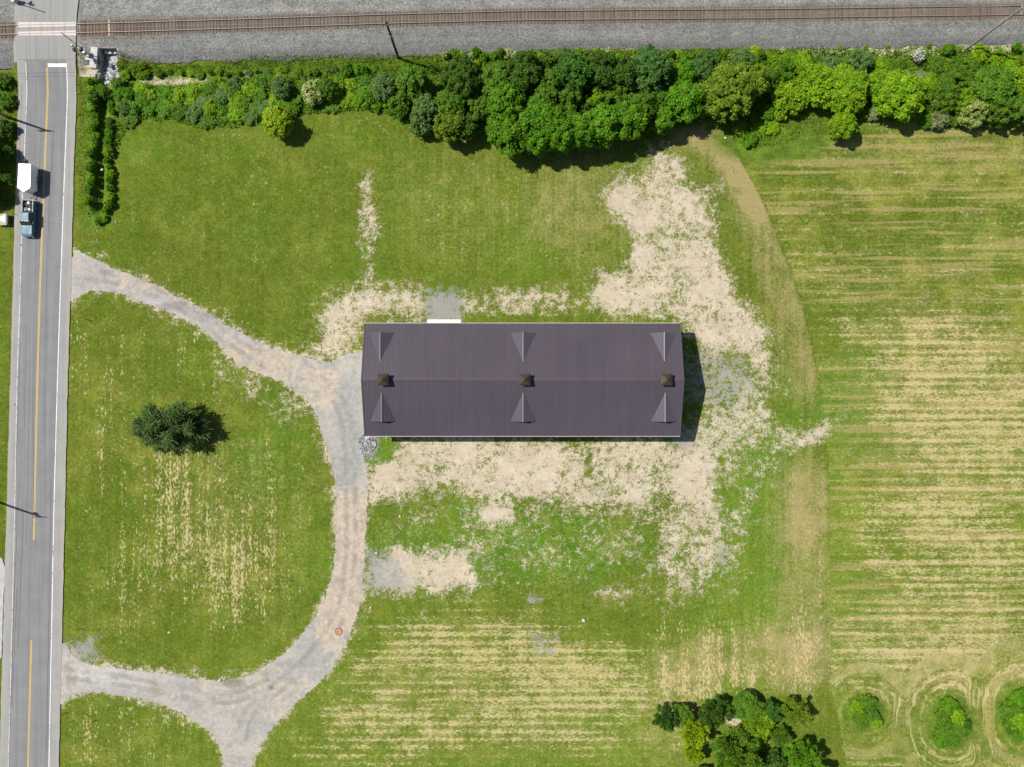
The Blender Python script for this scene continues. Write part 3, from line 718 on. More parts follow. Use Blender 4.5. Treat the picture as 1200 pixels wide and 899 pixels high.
# ------------------------------------------------------------------ barn
def metal_roof(name, col, rough=.42):
    t = NT(name); tc = t.n.new('ShaderNodeTexCoord').outputs['Object']
    n = t.noise(.12, 3, .5, vec=tc); s_ = t.noise(1.0, 3, .6, vec=tc, stretch=(1.1,.05,.05)); f = t.noise(4, 3, .7, vec=tc)
    c = t.hsv(col, v=t.ramp(n,.3,.7,.94,1.06,False)); c = t.hsv(c, v=t.ramp(s_,.3,.7,.95,1.05,False)); c = t.hsv(c, v=t.ramp(f,.2,.8,.97,1.03,False))
    return t.fin(c, t.ramp(n,.3,.7,rough-.04,rough+.06), .0, .22)
M_roof = metal_roof('plum_roof_metal', (.060,.049,.062), .50)
M_roofcap = metal_roof('plum_roof_trim', (.072,.058,.072), .45)
M_bwall = plain('cream_siding', (.55,.53,.47), .7); M_gut = plain('cream_gutter', (.46,.44,.37), .5, var=.08)
M_cup = plain('bronze_cupola_roof', (.050,.033,.021), .5, .1, var=.2); M_cupb = plain('brown_cupola_body', (.10,.075,.055), .6)
M_glass = plain('window_glass', (.03,.035,.04), .08, spec=.8); M_trim = plain('white_trim', (.75,.75,.73), .5, var=.05)
HE, HR = 5.1, 7.7
ke = (CAMZ-HE)/CAMZ
X0 = (427-600)*S*ke; X1 = (797.3-600)*S*ke; YN = (449.5-379)*S*ke; YS = (449.5-511)*S*ke
YC = (YN+YS)/2; XC = (X0+X1)/2; HW = (X1-X0)/2; HD = (YN-YS)/2
barn = tag(empty('barn', (XC, YC, 0)), 'long barn with plum brown ribbed metal roof, small gablets and three cupolas', 'barn')
OV = .45
mb = MB(); wx, wy = HW-.35, HD-OV
mb.box(-wx, wx, wy-.2, wy, 0, HE-.1).build('wall', M_bwall, barn)
MB().box(-wx, wx, -wy, -wy+.2, 0, HE-.1).build('wall', M_bwall, barn)
for sx in (-1, 1):
    a, b = (sx*wx, sx*(wx-.2)) if sx > 0 else (sx*(wx-.2), sx*wx)
    MB().prism([(-wy+.21,0),(wy-.21,0),(wy-.21,HE-.1),(0,HR-.22),(-wy+.21,HE-.1)], 'x', min(a,b), max(a,b)).build('gable_wall', M_bwall, barn)
SL = (HR-HE)/HD
def zroof(y): return HR - abs(y)*SL
for sy in (1, -1):
    mb = MB()
    mb.add([(-HW,0.0,HR),(HW,0.0,HR),(HW,sy*HD,HE),(-HW,sy*HD,HE),(-HW,0,HR-.12),(HW,0,HR-.12),(HW,sy*HD,HE-.12),(-HW,sy*HD,HE-.12)],
           [(0,1,2,3),(4,7,6,5),(3,2,6,7),(0,3,7,4),(1,5,6,2)])
    x = -HW+.23
    while x < HW-.1:                                            # raised ribs, trapezoid section
        a = .035; h = .022
        mb.add([(x-a,0,HR+.002),(x-.012,0,HR+h),(x+.012,0,HR+h),(x+a,0,HR+.002),(x-a,sy*HD,HE+.002),(x-.012,sy*HD,HE+h),(x+.012,sy*HD,HE+h),(x+a,sy*HD,HE+.002)],
               [(0,1,5,4),(1,2,6,5),(2,3,7,6),(4,5,6,7)]); x += .457
    o = mb.build('roof_slope', M_roof, barn)
    # screw line / lap strip near the eave
    yl = sy*(HD-.72); MB().add([(-HW+.02,yl,zroof(yl)+.034),(HW-.02,yl,zroof(yl)+.034),(HW-.02,yl-sy*.09,zroof(yl-sy*.09)+.036),(-HW+.02,yl-sy*.09,zroof(yl-sy*.09)+.036)],[(0,1,2,3)]).build('snow_bar', M_roofcap, o)
    # gutter
    yg = sy*HD
    MB().prism([(yg+sy*.005,HE-.02),(yg+sy*.005,HE-.16),(yg+sy*.09,HE-.16),(yg+sy*.115,HE-.03),(yg+sy*.10,HE-.03),(yg+sy*.08,HE-.145),(yg+sy*.02,HE-.145),(yg+sy*.02,HE-.02)], 'x', -HW+.02, HW-.02).build('gutter', M_gut, barn)
    for xx in (-HW+.5, 0.2, HW-.5):
        MB().tube([(xx,yg+sy*.08,HE-.16),(xx,sy*(wy+.08),HE-.6),(xx,sy*(wy+.08),.15),(xx,sy*(wy+.45),.08)], .05, 8).build('downspout', M_gut, barn)
    for sx in (-1, 1):
        xe = sx*HW
        MB().add([(xe,0,HR+.045),(xe-sx*.16,0,HR+.045),(xe-sx*.16,sy*HD,HE+.045),(xe,sy*HD,HE+.045),(xe+sx*.012,0,HR-.2),(xe+sx*.012,sy*HD,HE-.2),(xe+sx*.012,0,HR+.045),(xe+sx*.012,sy*HD,HE+.045)],[(0,1,2,3),(4,5,7,6)]).build('rake_trim', M_roofcap, barn)
mb = MB(); c_ = .22
mb.add([(-HW,c_,HR-c_*SL+.05),(HW,c_,HR-c_*SL+.05),(HW,0,HR+.065),(-HW,0,HR+.065),(-HW,-c_,HR-c_*SL+.05),(HW,-c_,HR-c_*SL+.05)],[(0,1,2,3),(3,2,5,4)]).build('ridge_cap', M_roofcap, barn)
# gablets: half-width in m, front at yf, ridge runs level into the roof
M_dormer = metal_roof('slate_gablet_metal', (.066,.060,.076), .50); M_dcap = metal_roof('pale_ridge_cap', (.16,.145,.165), .4)
GAB = [(446,1),(613.0,1),(778,1),(448,-1),(613,-1),(778.5,-1)]
for gxp, sy in GAB:
    hz_ = (HE+HR)/2; cx = (gxp-600)*S*(CAMZ-hz_)/CAMZ - XC
    yf = sy*(HD-1.62 if sy > 0 else HD-2.95*.83); hw = 2.03; dl = 4.55
    ya = yf - sy*dl; ztop = zroof(ya); zf = zroof(yf)
    gab = empty('gablet', (cx, yf, zf)); gab.parent = barn
    L = ztop - zf
    yo = sy*.06
    for sx in (-1, 1):
        mb = MB()
        mb.add([(0,yo,L+.03),(0,-sy*dl,L+.03),(sx*hw,yo,.03)], [(0,1,2)])
        k = 1; nrib = 9
        for i in range(1, nrib):
            t_ = i/nrib; pa = Vector((sx*hw*(1-t_),yo,L*t_+.03)); pb = Vector((sx*hw*(1-t_),-sy*dl*t_ if False else -sy*dl*t_,L*t_+.03))
            mb.add([pa+Vector((sx*.03,0,-.01)), pa+Vector((0,0,.03)), pa+Vector((-sx*.03,0,.018)), pb+Vector((sx*.03,0,-.01)), pb+Vector((0,0,.03)), pb+Vector((-sx*.03,0,.018))], [(0,1,4,3),(1,2,5,4)])
        mb.build('gablet_roof', M_dormer, gab)
    MB().add([(-hw,0,0),(hw,0,0),(0,0,L)], [(0,1,2)]).build('gablet_face', M_trim if False else M_roof, gab)
    MB().add([(-.09,yo*1.6,L+.02),(0,yo*1.6,L+.065),(.09,yo*1.6,L+.02),(-.09,-sy*dl,L+.02),(0,-sy*dl,L+.065),(.09,-sy*dl,L+.02)], [(0,1,4,3),(1,2,5,4)]).build('gablet_ridge', M_dcap, gab)
for cxp in (449, 615, 781):
    cx = (cxp-600)*S*(CAMZ-8.4)/CAMZ - XC
    cu = empty('cupola', (cx, 0, HR)); cu.parent = barn
    b = .66; MB().box(-b, b, -b, b, -.25, .75).build('cupola_base', M_cupb, cu, .02)
    for sgx, sgy in ((1,0),(-1,0),(0,1),(0,-1)):
        mb = MB()
        for k in range(4):
            z = .28+k*.11
            if sgx: mb.box(min(sgx*b,sgx*(b+.03)), max(sgx*b,sgx*(b+.03)), -b*.7, b*.7, z, z+.05)
            else: mb.box(-b*.7, b*.7, min(sgy*b,sgy*(b+.03)), max(sgy*b,sgy*(b+.03)), z, z+.05)
        mb.build('louvre', M_cup, cu)
    e = .90
    MB().add([(-e,-e,.72),(e,-e,.72),(e,e,.72),(-e,e,.72),(-e,-e,.80),(e,-e,.80),(e,e,.80),(-e,e,.80),(0,0,1.55)], [(3,2,1,0),(0,1,5,4),(1,2,6,5),(2,3,7,6),(3,0,4,7),(4,5,8),(5,6,8),(6,7,8),(7,4,8)]).build('cupola_roof', M_cup, cu)
    MB().tube([(0,0,1.5),(0,0,1.85)], [.05,.015], 8).build('finial', M_cup, cu)
# doors and windows in the walls
def opening(name, axis_, at, c, w, z0, z1, mat):
    mb = MB()
    if axis_ == 'y':
        s_ = 1 if at > 0 else -1; a, b2 = sorted((at+s_*.004, at+s_*.05))
        mb.box(c-w/2, c+w/2, a, b2, z0, z1); o = mb.build(name, M_trim, barn, .01)
        a, b2 = sorted((at+s_*.052, at+s_*.06)); MB().box(c-w/2+.08, c+w/2-.08, a, b2, z0+.08, z1-.08).build('pane', mat, o)
    else:
        s_ = 1 if at > 0 else -1; a, b2 = sorted((at+s_*.004, at+s_*.05))
        mb.box(a, b2, c-w/2, c+w/2, z0, z1); o = mb.build(name, M_trim, barn, .01)
        a, b2 = sorted((at+s_*.052, at+s_*.06)); MB().box(a, b2, c-w/2+.08, c+w/2-.08, z0+.08, z1-.08).build('pane', mat, o)
DX = (520.5-600)*S - XC
opening('sliding_door', 'y', wy, DX, 4.6, .05, 3.8, M_bwall)
for k in range(12):
    x = -HW+2.5+k*4.15
    if abs(x-DX) > 3.2: opening('window', 'y', wy, x, 1.2, 1.4, 2.5, M_glass)
    opening('window', 'y', -wy, x, 1.2, 1.4, 2.5, M_glass)
opening('sliding_door', 'x', -wx, 0, 4.4, .05, 4.0, M_bwall); opening('sliding_door', 'x', wx, 0, 4.4, .05, 4.0, M_bwall)
ap = W(520.5, 378.2)
tag(MB().box(-2.85, 2.85, -.62, .52, -.1, .12).build('door_apron', plain('white_concrete', (.66,.64,.60), .8, var=.06), None, .02, loc=(ap.x, ap.y, 0)), 'narrow white concrete apron at the barn side door', 'apron')

# ------------------------------------------------------------------ foliage
def leaf_material(name, col, col2, trans=.28, flower=None, flow_amt=0.0):
    t = NT(name)
    lr = t.attr('lr'); cl = t.attr('cl'); oi = t.n.new('ShaderNodeObjectInfo').outputs['Random']
    c = t.mix(t.ramp(t.add(t.mul(cl,.6), t.mul(oi,.4)), .15, .85), col, col2)
    c = t.hsv(c, h=t.ramp(oi, 0, 1, .488, .510, False), v=t.ramp(lr, 0, 1, .68, 1.35, False))
    if flower: c = t.mix(t.math('GREATER_THAN', lr, 1-flow_amt), c, flower)
    t.put(t.b.inputs['Base Color'], c); t.b.inputs['Roughness'].default_value = .55; t.b.inputs['Specular IOR Level'].default_value = .10
    tr = t.n.new('ShaderNodeBsdfTranslucent'); t.put(tr.inputs[0], t.hsv(c, h=.485, v=1.25))
    mx = t.n.new('ShaderNodeMixShader'); mx.inputs[0].default_value = trans
    t.l.new(t.b.outputs[0], mx.inputs[1]); t.l.new(tr.outputs[0], mx.inputs[2]); t.l.new(mx.outputs[0], t.out.inputs[0])
    return t.m
LM = {
 'dark':   leaf_material('leaves_dark', (.038,.098,.010), (.058,.130,.013)),
 'mid':    leaf_material('leaves_mid', (.058,.142,.010), (.098,.190,.013)),
 'bright': leaf_material('leaves_bright', (.062,.172,.007), (.105,.228,.010)),
 'lime':   leaf_material('leaves_lime', (.112,.235,.007), (.185,.310,.010)),
 'yellow': leaf_material('leaves_yellow', (.165,.270,.007), (.26,.35,.010)),
 'olive':  leaf_material('leaves_olive', (.085,.150,.010), (.150,.220,.015)),
 'blue':   leaf_material('leaves_blue', (.068,.142,.030), (.115,.200,.045)),
 'bluedark': leaf_material('leaves_blue_dark', (.046,.112,.020), (.072,.148,.028)),
 'pale':   leaf_material('leaves_pale', (.18,.27,.055), (.31,.37,.11)),
 'cream':  leaf_material('leaves_cream', (.15,.26,.03), (.26,.34,.06), flower=(.62,.60,.34), flow_amt=.34),
 'white':  leaf_material('leaves_white', (.12,.20,.045), (.18,.24,.07), flower=(.66,.64,.56), flow_amt=.66),
 'conifer': leaf_material('leaves_grey_green', (.044,.085,.020), (.080,.132,.034), .18),
 'greyed': leaf_material('leaves_greyed', (.13,.18,.06), (.20,.23,.10)),
}
M_bark = plain('bark', (.085,.065,.048), .9, var=.3, scale=5)

def leaves_to_mesh(name, C, N, size, aspect, rngn, lr, cl, fold=.25, along=None):
    """C centres, N normals -> one folded pointed leaf (two triangles) each"""
    n = len(C)
    N = N/np.linalg.norm(N, axis=1, keepdims=True)
    ref = rngn.normal(size=(n,3)); U = np.cross(N, ref); U /= np.linalg.norm(U, axis=1, keepdims=True)+1e-9; V = np.cross(N, U)
    if along is not None:
        U = along/(np.linalg.norm(along, axis=1, keepdims=True)+1e-9); V = np.cross(N, U); V /= np.linalg.norm(V, axis=1, keepdims=True)+1e-9
    s_ = (size*rngn.uniform(.65, 1.35, n))[:,None]
    a = C - U*s_; b = C + V*s_*aspect - N*s_*fold; c = C + U*s_; d = C - V*s_*aspect - N*s_*fold
    co = np.stack([a,b,c,d], 1).reshape(-1,3)
    m = bpy.data.meshes.new(name); m.vertices.add(4*n); m.vertices.foreach_set('co', co.astype(np.float32).ravel())
    k = np.arange(n)*4; tri = np.stack([k,k+1,k+2,k,k+2,k+3], -1).astype(np.int32)
    m.loops.add(6*n); m.loops.foreach_set('vertex_index', tri.ravel()); m.polygons.add(2*n)
    m.polygons.foreach_set('loop_start', (np.arange(2*n)*3).astype(np.int32)); m.update(calc_edges=True)
    fattr(m, 'lr', np.repeat(lr, 4)); fattr(m, 'cl', np.repeat(cl, 4))
    return m

def crown_proto(seed, R0=3.2, zb=1.2, zt=8.0, nl=30, lobe=(.26,.42), nleaf=5200, leaf=.24, aspect=.62, droop=0.0, fillr=.15, flat=.0, irregular=.18, spiky=0.0):
    r = np.random.default_rng(seed); zc = zb + (zt-zb)*.52; hz = (zt-zb)/2
    L = []
    for i in range(nl):
        ph = i*2.39996 + r.uniform(-.4,.4); u = (i+.5)/nl; ct = 1 - 1.62*u                       # from top to below the waist
        st_ = math.sqrt(max(0, 1-ct*ct)); rr = (1-irregular) + r.uniform(-irregular, irregular)
        lr_ = r.uniform(*lobe)*R0
        c = np.array([math.cos(ph)*st_*(R0-lr_*.8)*rr, math.sin(ph)*st_*(R0-lr_*.8)*rr, zc + ct*(hz-lr_*.55)*rr*(1-flat*.3)])
        L.append((c, lr_))
    w = np.array([l[1]**2 for l in L]); w /= w.sum(); k = r.choice(nl, nleaf, p=w)
    cen = np.array([l[0] for l in L])[k]; rad = np.array([l[1] for l in L])[k]
    dirs = r.normal(size=(nleaf,3)); dirs /= np.linalg.norm(dirs, axis=1, keepdims=True)
    out = cen - np.array([0,0,zc]); out /= np.linalg.norm(out, axis=1, keepdims=True)+1e-6
    dirs = dirs + .55*out + np.array([0,0,.25]); dirs /= np.linalg.norm(dirs, axis=1, keepdims=True)
    # twig-level clumping
    nb = 13; bud = r.normal(size=(nl, nb, 3)); bud /= np.linalg.norm(bud, axis=2, keepdims=True)
    bsel = bud[k, r.integers(0, nb, nleaf)]; dirs = dirs*.75 + bsel*.55; dirs /= np.linalg.norm(dirs, axis=1, keepdims=True)
    C = cen + dirs*(rad*r.uniform(.72, 1.08, nleaf))[:,None]
    fi = r.random(nleaf) < fillr
    C[fi] = cen[fi] + (dirs*(rad*r.uniform(.1,.7,nleaf))[:,None])[fi]
    ou = r.random(nleaf) < .14; C[ou] = (cen + dirs*(rad*r.uniform(1.0,1.45,nleaf))[:,None])[ou]
    C += r.normal(size=C.shape)*leaf*.45
    C[:,2] -= droop*(C[:,0]**2+C[:,1]**2)/R0
    C[:,2] = np.maximum(C[:,2], .06)
    N = dirs*.8 + r.normal(size=(nleaf,3))*.55 + np.array([0,0,.6])
    clv = r.random(nl)
    al = None
    if spiky > 0: al = dirs + out*.6 + r.normal(size=(nleaf,3))*.45 - np.array([0,0,.15]); C = C + out*(rad*spiky*r.uniform(0,1,nleaf)**2)[:,None]
    return leaves_to_mesh('crown', C, N, leaf, aspect, r, r.random(nleaf), clv[k], along=al)

def trunk_proto(seed, h=8.0, R0=3.2, r0=.20, limbs=6, start=.25):
    r = random.Random(seed); mb = MB(); lean = Vector((r.uniform(-.3,.3), r.uniform(-.3,.3), 0))
    pts = [Vector((0,0,-.15)) , Vector((0,0,.25))+lean*.05, lean*.4+Vector((0,0,h*.35)), lean*.8+Vector((0,0,h*.62)), lean+Vector((0,0,h*.86))]
    mb.tube(pts, [r0*1.35, r0, r0*.75, r0*.45, r0*.12], 8)
    for i in range(limbs):
        a = i*2.4+r.uniform(-.4,.4); z = h*(start + (.75-start)*i/limbs); b = lean*(z/h)+Vector((0,0,z)); le = R0*r.uniform(.55,.8)
        e = b + Vector((math.cos(a)*le, math.sin(a)*le, h*.14+r.uniform(0,.5))); mid_ = b.lerp(e,.5)+Vector((0,0,.25))
        mb.tube([b, mid_, e], [r0*.42, r0*.25, r0*.07], 6)
        for q in (-.6,.6):
            e2 = mid_ + Vector((math.cos(a+q)*le*.4, math.sin(a+q)*le*.4, h*.07)); mb.tube([mid_, e2], [r0*.18, r0*.05], 5)
    return mb.mesh('trunk', smooth=True)
def stems_proto(seed, h=2.0, R0=1.5, n=6):
    r = random.Random(seed); mb = MB()
    for i in range(n):
        a = i*6.283/n+r.uniform(-.3,.3); e = Vector((math.cos(a)*R0*.55, math.sin(a)*R0*.55, h*r.uniform(.6,.8)))
        mb.tube([Vector((math.cos(a)*.06, math.sin(a)*.06, -.1)), e*.5+Vector((0,0,.1)), e], [.05,.035,.012], 6)
    return mb.mesh('stems', smooth=True)

PR = {}
def proto(key, crown, stem, R0, H): PR.setdefault(key, []).append((crown, stem, R0, H))
for s_ in range(5):
    proto('round', crown_proto(10+s_, nl=80, lobe=(.13,.24), nleaf=10500, leaf=.19, irregular=.2, fillr=.1), trunk_proto(s_), 3.2, 8.0)
for s_ in range(2):
    proto('dense', crown_proto(20+s_, nl=110, lobe=(.10,.18), nleaf=11500, leaf=.17, irregular=.12), trunk_proto(5+s_), 3.2, 8.0)
for s_ in range(3):
    proto('open', crown_proto(30+s_, nl=40, lobe=(.12,.22), nleaf=5200, leaf=.19, irregular=.28), trunk_proto(9+s_), 3.2, 8.0)
for s_ in range(3):
    proto('spray', crown_proto(40+s_, R0=2.6, zb=.3, zt=4.5, nl=44, lobe=(.14,.24), nleaf=4600, leaf=.17, aspect=.5, irregular=.14), trunk_proto(14+s_, 4.5, 2.6, .12), 2.6, 4.5)
for s_ in range(4):
    proto('shrub', crown_proto(50+s_, R0=1.5, zb=.05, zt=2.0, nl=34, lobe=(.17,.30), nleaf=2600, leaf=.13, irregular=.28), stems_proto(s_), 1.5, 2.0)
for s_ in range(3):
    proto('feather', crown_proto(60+s_, R0=3.4, zb=.5, zt=8.0, nl=70, lobe=(.09,.20), nleaf=9500, leaf=.30, aspect=.17, droop=.12, irregular=.34, fillr=.25, spiky=1.0), trunk_proto(20+s_, 8.0, 3.4, .22, 9, .12), 3.4, 8.0)
for s_ in range(4):
    proto('spiky', crown_proto(70+s_, nl=46, lobe=(.10,.20), nleaf=6800, leaf=.24, aspect=.3, irregular=.32, fillr=.15, spiky=.7), trunk_proto(30+s_), 3.2, 8.0)
PCOUNT = {}
def plant(px, py, rpx, h, sp, kind, label, cat, group=None, name=None, elong=1.0, lean=None):
    """crown centre as seen in the photo; its foot is found from the crown's height"""
    if isinstance(sp, str): mat = LM[sp]
    hc = h*.55; k = (CAMZ-hc)/CAMZ
    gxp = 600+(px-600)*k; gyp = 449.5+(py-449.5)*k
    i = PCOUNT.get(kind, 0); PCOUNT[kind] = i+1
    cr, stm, R0, H = PR[kind][i % len(PR[kind])]
    shrub = kind == 'shrub'
    name = name or ('shrub' if shrub else 'tree')
    rr = rpx*S*k*(.86 if kind == 'spiky' else 1.0)
    root = empty(name, W(gxp, gyp, ground_z(gxp, gyp)-.03), random.Random(int(px*7+py*13)).uniform(0, 6.28))
    root.scale = (rr/R0, rr/R0*elong, h/H)
    tag(root, label, cat, group)
    o = obj('foliage' if shrub else 'crown', cr, LM['mid'], root)
    o.material_slots[0].link = 'OBJECT'; o.material_slots[0].material = mat
    obj('stems' if shrub else 'trunk', stm, M_bark, root)
    return root

COLN = {'dark':'dark green','mid':'mid green','bright':'bright green','lime':'lime green','yellow':'yellow green','olive':'olive green','blue':'grey green','bluedark':'deep blue green','pale':'pale silvery','cream':'cream flowered','white':'white flowered','conifer':'dark grey green','greyed':'greyish'}
def section(x):
    for lim, s_ in ((235,'near the culvert'),(330,'west of the yellow bush'),(440,'east of the yellow bush'),(520,'by the dark railway pole'),(620,"behind the barn's west half"),(700,"behind the barn's middle"),(790,"behind the barn's east end"),(900,'above the curved field track'),(1020,'behind the lone field sapling'),(1110,'by the white flowered shrub')):
        if x < lim: return s_
    return 'by the grey railway pole'
def rowname(x, y):
    c = float(itp([(130,105),(300,108),(450,100),(600,115),(800,110),(1200,100)], x))
    return 'rail side of belt' if y < c-16 else 'field side of belt' if y > c+16 else 'middle of belt'
def belt_tree(x, y, r, h, sp, kind='round'):
    size = 'big' if r >= 25 else 'small' if r < 17 else 'medium'
    shape = {'round':'leafy tree','dense':'dense round tree','open':'open airy tree','spray':'bushy tree','shrub':'shrub','feather':'feathery tree','spiky':'spiky tree'}[kind]
    cat = 'shrub' if kind == 'shrub' else 'tree'
    return plant(x, y, r, h, sp, kind, f'{size} {COLN[sp]} {shape}, {rowname(x,y)}, {section(x)}', cat, 'shrubs of the belt along the railway' if cat == 'shrub' else 'trees of the belt along the railway')

TREES = [
 (483,97,20,6,'mid','round'),(541,94,26,8,'dark','dense'),(530,124,20,6.5,'mid','round'),(527,147,21,6,'olive','round'),(499,127,16,5,'blue','dense'),(493,146,16,3.5,'blue','shrub'),
 (467,124,15,3,'mid','shrub'),(562,126,20,6,'mid','open'),(546,150,15,5,'dark','open'),(583,97,24,7,'mid','round'),(593,127,25,8.5,'bright','dense'),(614,88,25,8,'dark','round'),
 (596,158,26,7.5,'bright','round'),(626,143,24,8,'bright','round'),(630,166,19,7,'bright','round'),(672,88,25,8.5,'dark','round'),(647,100,19,7.5,'mid','open'),(637,121,19,7,'mid','round'),
 (667,115,17,6.5,'mid','round'),(699,117,14,6,'lime','open'),(644,143,22,8,'bright','round'),(657,160,21,8,'bright','round'),(681,157,21,8,'bright','round'),(706,148,26,8,'bright','round'),
 (737,142,23,8,'bright','round'),(751,126,20,7.5,'mid','round'),(706,85,23,8,'dark','round'),(733,88,21,8,'dark','round'),(761,85,27,9,'bluedark','dense'),(719,112,17,6,'mid','open'),
 (777,142,16,6,'bright','round'),(663,69,12,4.5,'blue','spray'),(800,119,25,7.5,'bright','round'),(801,89,17,6.5,'bright','round'),(782,138,14,5,'bright','round'),(853,108,34,8,'olive','dense'),
 (867,78,18,6.5,'blue','round'),(824,81,20,6.5,'bluedark','round'),(828,122,14,5,'bright','spray'),(881,98,20,7,'olive','round'),(915,85,17,4.5,'bright','spray'),(925,112,24,4,'lime','spray'),
 (944,94,24,4.2,'lime','spray'),(990,104,28,5.5,'lime','round'),(958,103,26,5,'lime','spray'),(993,118,22,5,'lime','spray'),(1007,73,16,3.2,'blue','spray'),(975,77,15,2.6,'blue','shrub'),(1053,114,30,6.5,'lime','round'),
 (1032,100,18,4.5,'lime','spray'),(1107,112,19,4.5,'mid','spray'),(1140,132,17,4.5,'pale','spray'),(1128,118,14,4,'lime','spray'),(1162,103,27,5.5,'mid','round'),(1134,83,18,3.2,'mid','spray'),(1170,132,17,5.5,'mid','open'),(1192,96,21,4.5,'lime','spray'),
 (1194,128,19,6,'mid','open'),(1100,140,13,2.2,'greyed','shrub'),(1225,105,24,6,'mid','round'),(1243,130,22,6,'lime','round'),(1250,90,20,5,'mid','round'),
 (330,103,14,3,'blue','spray'),(383,105,13,3.4,'mid','spray'),(367,108,15,3.4,'cream','spray'),(450,102,18,3.4,'blue','spray'),(407,82,9,1.8,'mid','shrub'),(422,82,9,1.8,'bright','shrub'),(430,112,14,2.2,'bright','shrub'),
 (605,172,14,5,'bright','round'),(668,140,16,7,'mid','open'),(690,128,14,5,'dark','open'),(735,118,15,5,'mid','open'),(770,118,18,6,'mid','round'),(640,75,14,5,'mid','spray'),(560,84,14,5,'lime','spray'),(690,72,12,4,'mid','spray'),(783,95,14,5,'mid','round'),(840,95,18,6,'mid','round'),(900,95,14,4.5,'mid','spray'),
]
for a in TREES: belt_tree(*a)
# low shrubs in the brush, west part and along the rail verge
rng = random.Random(21)
WB = [(140,100),(200,104),(260,98),(320,92),(440,90),(462,118),(452,126),(400,124),(350,126),(310,138),(270,144),(230,145),(200,138),(165,134),(148,142),(140,120)]
cnt = 0; pts = []
while cnt < 74:
    x = rng.uniform(138, 462); y = rng.uniform(90, 146)
    if sdist(np.array([x]), np.array([y]), WB)[0] < 2: continue
    if any(math.hypot(x-a, y-b) < 8.2 for a, b in pts): pts.append((9999,9999)); 
    if any(math.hypot(x-a, y-b) < 8.2 for a, b in pts):
        if len(pts) > 3000: break
        continue
    pts.append((x, y)); cnt += 1
    sp = rng.choices(['blue','mid','bright','lime','greyed'], [2.4,2.5,4,4,.35])[0] if x < 330 else rng.choices(['mid','bright','lime','blue'], [3,4,3,1])[0]
    belt_tree(x, y, rng.uniform(8,13), rng.uniform(.7,1.4), sp, 'shrub')
for x in np.arange(152, 440, 11.5):
    y = float(itp([(152,87),(175,83),(250,86),(300,82),(400,83),(440,82)], x)) + rng.uniform(-3,3)
    belt_tree(x+rng.uniform(-3,3), y, rng.uniform(3.5,6.5), rng.uniform(.5,1.0), rng.choice(['lime','bright','mid','blue' if x > 250 else 'lime']), 'shrub')
for x in np.arange(524, 905, 9):
    belt_tree(x+rng.uniform(-3,3), rng.uniform(60,70) , rng.uniform(4,7), rng.uniform(1.0,2.0), rng.choices(['cream','lime','bright','mid'], [4,3,1,1] if x < 750 else [1,4,2,1])[0], 'shrub')
for x, y, r_, h, sp in [(1113,57,8,1.8,'bright'),(1193,55,6,1.4,'bright'),(1150,62,12,1.8,'lime'),(1170,68,12,1.8,'lime'),(1185,75,12,2,'lime'),(1050,80,10,1.4,'mid'),(1060,92,10,1.4,'greyed'),(1035,75,10,1.4,'lime'),(1043,88,6,1.2,'bright'),(1095,78,11,1.6,'mid'),(1110,88,12,1.8,'mid'),(1090,96,12,1.8,'lime'),(1080,90,9,1.3,'greyed'),(1020,92,8,1.2,'greyed'),(878,164,10,1.2,'bright'),(868,150,10,1,'lime'),(890,152,10,.9,'lime'),(862,146,8,.9,'bright'),(905,150,10,.8,'lime'),(900,130,10,1.6,'bright'),(914,133,10,1.6,'lime'),(930,128,9,1.4,'bright'),(1010,132,10,1.3,'mid'),(1025,134,9,1.2,'greyed'),(1085,143,9,1.4,'mid'),(1120,141,8,1.2,'mid'),(940,72,12,1.6,'lime'),(925,66,10,1.3,'lime'),(957,84,10,1.8,'lime'),(905,68,9,1.3,'lime'),(885,60,8,1.2,'yellow'),(1000,58,3,.7,'cream'),(1022,60,3,.7,'cream'),(975,60,3.5,.7,'cream'),(945,60,3.5,.7,'cream'),(932,60,3,.6,'lime'),(950,66,3.5,.6,'bright'),(1050,62,3.2,.7,'blue'),(985,56,3,.5,'lime'),(1015,55,3,.5,'lime'),(1040,54,3,.5,'lime'),(1090,54,3,.5,'mid'),(918,58,4,.7,'cream'),(965,57,3,.5,'cream')]:
    belt_tree(x, y, r_, h, sp, 'shrub')
plant(1077,65,8.5,2.6,'white','shrub','small white flowered shrub standing alone by the ballast edge','shrub')
plant(325,144,18.5,4.8,'yellow','round','lone round yellow green bush at the edge of the north lawn','bush', name='bush')
plant(987,149,16.5,4.8,'lime','round','lone lime green sapling casting a shadow on the field edge below the belt','tree')
plant(197,501,40,6.2,'conifer','feather','lone feathery grey green tree in the lawn inside the drive loop','tree', elong=.82).rotation_euler = (0,0,.12)
